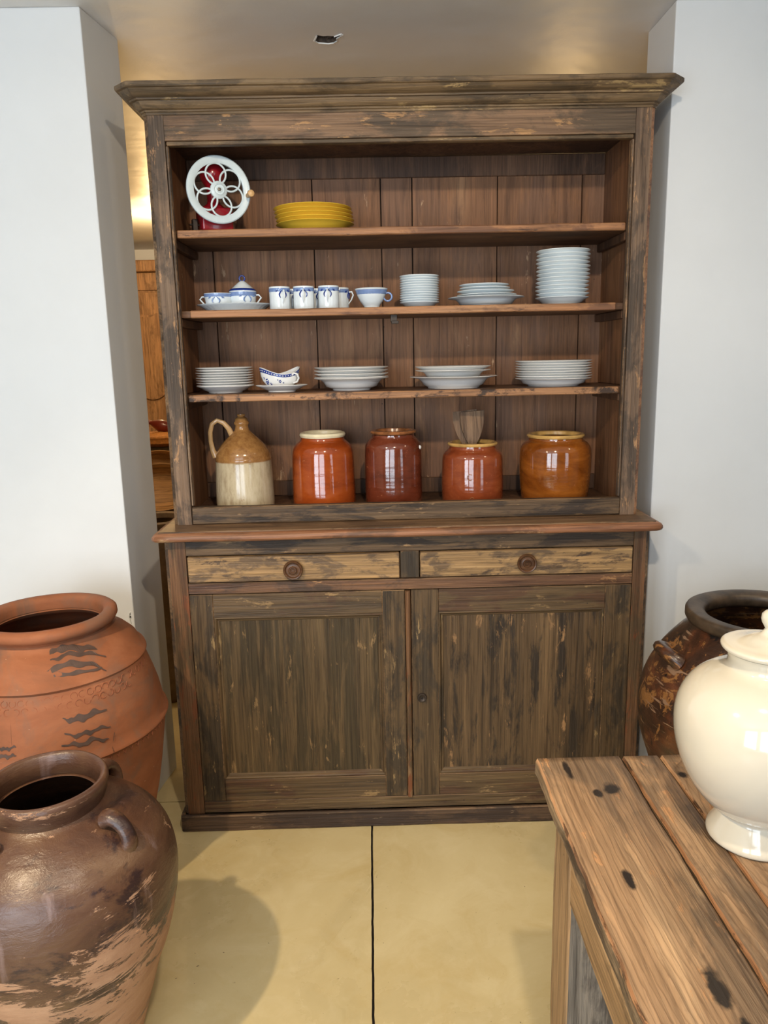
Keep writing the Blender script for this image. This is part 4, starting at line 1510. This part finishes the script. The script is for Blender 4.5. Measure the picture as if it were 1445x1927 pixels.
def jag_plank(x0, x1, y0, y1, z0, z1, mats, jl, jr, n=90, pl=None, pr=None):
    """plank along Y; jl / jr = how ragged its long edges are"""
    bm = bmesh.new()
    R = []
    for i in range(n + 1):
        y = y0 + (y1 - y0) * i / n
        nl = noise.noise(Vector((3.1 + x0, y * 9, 0))) + .5 * noise.noise(Vector((9.1 + x0, y * 31, 0)))
        nr = noise.noise(Vector((3.1 + x1 * 5, y * 9, 5))) + .5 * noise.noise(Vector((9.1 + x1, y * 31, 5)))
        xl = x0 + nl * jl
        xr = x1 + nr * jr
        zt = z1 + .0012 * noise.noise(Vector((x0 * 9, y * 7, 1)))
        b = .004
        R.append([bm.verts.new(c) for c in ((xl + b * .6, y, z0), (xl, y, z0 + b), (xl + .001, y, z1 - b * 1.6), (xl + b, y, zt), ((xl + xr) / 2, y, zt), (xr - b, y, zt), (xr, y, z1 - b), (xr, y, z0))])
    for A, B in zip(R, R[1:]):
        for k in range(8):
            f = bm.faces.new((A[k], A[(k + 1) % 8], B[(k + 1) % 8], B[k]))
            f.material_index = {0: 1, 1: 1, 2: 2, 6: 1, 5: 0}.get(k, 0)
            f.smooth = k in (3, 4)
    bm.faces.new(R[0]).material_index = 1
    bm.faces.new(R[-1]).material_index = 1
    return tpart(from_bm('top_plank', bm, mats, TB))


# the table material masks sit in room coordinates: keep plank meshes there by moving the data
TM = [M['table'], M['table_side'], M['table_edge']]
for (a, b, jl, jr) in ((.194, .357, .0035, .0032), (.3605, .4325, .0028, .0018), (.4345, .700, .0015, .002), (.702, .94, .002, .002), (.942, 1.31, .002, .003)):
    jag_plank(a, b, -2.62, -1.004, .716, .75, TM, jl, jr)
tpart(box('under_batten', (.24, 1.26, -1.16, -1.08, .690, .7155), M['table_side'], TB, .003))
tpart(box('under_batten', (.24, 1.26, -2.55, -2.47, .690, .7155), M['table_side'], TB, .003))
for (xa, xb, sd) in ((.221, .243, 0), (1.257, 1.279, 1)):
    tpart(box('apron', (xa, xb, -2.44, -1.176, .566, .7155), [M['apron'], M['table_side']], TB, .004, 1, .003, .06))
tpart(box('apron', (.331, 1.169, -1.09, -1.068, .566, .6895), [M['apron'], M['table_side']], TB, .004, 1, .003))
for (xa, xb) in ((.220, .330), (1.170, 1.280)):
    for (ya, yb) in ((-1.174, -1.064), (-2.55, -2.445)):
        bm = bmesh.new()
        add_box(bm, xa, xb, ya, yb, 0, .689, .004, 0, 0, .0025, .05)
        for f in bm.faces:
            if abs(f.normal.y) > .8:
                f.material_index = 1
        tpart(from_bm('leg', bm, [M['table_leg'], M['grey_wood']], TB))

# ------------------------------------------------------------------ cream vase
V = thing('vase', 'big cream glazed lidded vase with round belly and flared foot on the wooden table', 'vase', (.488, -1.26, .7508))
VP = smooth_prof([(.066, 0), (.070, .004), (.0695, .012), (.063, .024), (.0555, .038), (.053, .045), (.060, .052), (.076, .063), (.091, .080), (.104, .100), (.1155, .125), (.1235, .150), (.1278, .175),
                  (.1285, .200), (.125, .222), (.1165, .243), (.102, .262), (.084, .275), (.066, .283), (.0575, .289), (.0555, .297), (.057, .306), (.060, .312)], 4)
lathe('body', [(0, .006), (.05, .006), (.058, 0)] + VP + [(.056, .314), (.052, .306), (.050, .292)] + [(r - .008, z) for r, z in reversed(VP) if .06 < z < .285][::3] + [(0, .06)],
      M['cream'], V, 96, smooth=50)
ld = lathe('lid', smooth_prof([(.058, .3135), (.064, .3145), (.067, .318), (.0665, .322), (.061, .3245), (.050, .326), (.036, .330), (.024, .336), (.014, .340), (.009, .345)], 4)
           + [(.007, .349), (.009, .353), (.012, .358), (.0135, .364), (.0125, .371), (.008, .376), (0, .378)], M['cream'], V, 72, smooth=60)

# ------------------------------------------------------------------ room behind: wardrobe and things on a table, seen through the gap
W = thing('wardrobe', 'tall orange-brown panelled wardrobe against the far wall behind the dresser', 'wardrobe', (-1.64, 4.75, 0))


def wp(name, x0, x1, y0, y1, z0, z1, bev=.004, mt='wardrobe', parent=W):
    return box(name, (x0, x1, y0, y1, z0, z1), M[mt], parent, bev, bseg=2)


wp('carcass', -.75, .75, -.16, .28, .0, 2.25)
wp('cornice', -.80, .80, -.24, .30, 2.2505, 2.345, .012)
wp('frieze', -.75, .75, -.178, -.161, 2.10, 2.245)
for s in (-1, 1):
    x0, x1 = (-.74, -.003) if s < 0 else (.003, .74)
    dd = wp('door', x0, x1, -.20, -.1785, .12, 2.08)
    cxm = (x0 + x1) / 2
    for (za, zb) in ((.24, .98), (1.20, 1.94)):
        # arched raised panels
        for q, (ins, yy) in enumerate(((0, -.2005), (.018, -.210), (.036, -.2005))):
            bm = bmesh.new()
            hw = (x1 - x0) / 2 - .24 - ins
            arc = .05
            pts = [(-hw + 2 * hw * k / 12, za + ins - arc * sin(PI * k / 12) ** .8 * (0 < k < 12)) for k in range(13)]
            for k in range(13):
                t = k / 12
                pts.append((hw - 2 * hw * t, zb - ins - arc * (sin(PI * t) ** .8 if 0 < t < 1 else 0)))
            fr_ = [bm.verts.new((cxm + x, yy - .008 * q, z)) for x, z in pts]
            bk = [bm.verts.new((cxm + x, -.2, z)) for x, z in pts]
            bm.faces.new(fr_)
            for i in range(len(pts)):
                j = (i + 1) % len(pts)
                bm.faces.new((fr_[i], fr_[j], bk[j], bk[i]))
            from_bm('raised_panel', bm, M['wardrobe'], dd)

ST = thing('display_table', 'dark low display table in the room behind the dresser', 'table', (-1.25, 1.85, 0))
box('table_top', (-.42, .42, -.38, .38, .72, .75), M['inside_dark'], ST, .004)
for sx in (-1, 1):
    for sy in (-1, 1):
        a, b = sorted((sx * .40, sx * .34))
        c, d = sorted((sy * .36, sy * .30))
        box('leg', (a, b, c, d, 0, .7195), M['inside_dark'], ST, .004)


def slat_basket(loc, R, h, label):
    t = thing('wicker_tray', label, 'basket', loc)
    lathe('bowl', [(0, 0), (R * .7, 0), (R * .96, .02), (R, h - .02), (R + .006, h - .01), (R + .004, h), (R - .008, h), (R - .012, .03), (0, .015)], M['wicker'], t, 56, smooth=40)
    bm = bmesh.new()
    for k in range(9):
        r = R * (1 - k / 9) * .97
        add_tube(bm, [(r * cos(a), r * sin(a), h * .8 + .018 * (k / 9)) for a in [2 * PI * i / 40 for i in range(40)]], R / 18, 6, True)
    o = from_bm('woven_top', bm, M['wicker'], t, 60)
    return t


def cloth_stack(loc, sx, sy, h, mat, label, n=3):
    bm = bmesh.new()
    for k in range(n):
        z0 = h * k / n
        add_box(bm, -sx + .01 * k, sx - .006 * k, -sy, sy, z0 + .0005, z0 + h / n - .001, min(.012, h / n * .4), wob=.008, seg=.05, bseg=3)
    o = from_bm('folded_cloth', bm, mat, None, 60, loc)
    return tag(o, label, 'cloth')


def wooden_bowl(loc, R, h, label, rot, sc=(1.5, 1, 1)):
    pr = [(0, 0), (R * .35, 0), (R * .7, h * .25), (R * .93, h * .65), (R, h), (R * .95, h), (R * .86, h * .68), (R * .6, h * .3), (0, h * .12)]
    bm = lathe_bm(smooth_prof(pr, 3), 48)
    bmesh.ops.scale(bm, verts=bm.verts, vec=sc)
    o = from_bm('wooden_bowl', bm, M['carved'], None, 60, loc)
    o.rotation_euler = rot
    return tag(o, label, 'bowl', 'carved bowls behind the dresser')


# things on the low table; sight line there runs close to x = -1.25
wooden_bowl((-1.20, 1.64, .832), .13, .09, 'honey coloured carved wooden bowl leaning lower in the gap left of the dresser', (math.radians(62), 0, .1))
wooden_bowl((-1.24, 1.82, .880), .14, .08, 'honey coloured carved wooden bowl leaning behind the lower one in the gap', (math.radians(72), 0, -.1))
cloth_stack((-1.27, 1.98, .7502), .16, .10, .22, M['dark_cloth'], 'pile of dark folded cloth in the gap left of the dresser', 3)
cloth_stack((-1.27, 1.98, .9705), .15, .10, .075, M['grey_cloth'], 'folded grey linen cloth under the wicker tray in the gap', 1)
slat_basket((-1.27, 1.98, 1.046), .16, .062, 'round orange wicker tray lying on grey cloth in the gap')
gb = thing('gourd_bottle', 'dark red-brown gourd-shaped vessel lying on the wicker tray', 'vessel', (-1.275, 1.985, 1.150))
bm = lathe_bm(smooth_prof([(0, -.06), (.025, -.052), (.036, -.02), (.034, .01), (.022, .04), (.012, .06), (.012, .075), (0, .078)], 4), 32)
bmesh.ops.rotate(bm, verts=bm.verts, cent=(0, 0, 0), matrix=Matrix.Rotation(-1.25, 3, 'Y'))
from_bm('body', bm, M['red_clay'], gb, 60)
sp_ = thing('stone_pot', 'rough mottled stoneware pot standing on the floor just behind the left pier', 'pot', (-1.06, 0.98, 0))
lathe('body', smooth_prof([(0, 0), (.10, 0), (.13, .15), (.17, .40), (.175, .62), (.15, .76), (.128, .80)], 4) + [(.115, .80), (.13, .74), (.15, .6), (.12, .2), (0, .05)], M['stone'], sp_, 56, wob=.006)
lathe('rim', [(.120, .79), (.138, .80), (.145, .815), (.142, .83), (.130, .836), (.115, .830), (.110, .81), (.120, .79)], M['stone'], sp_, 56, wob=.004)
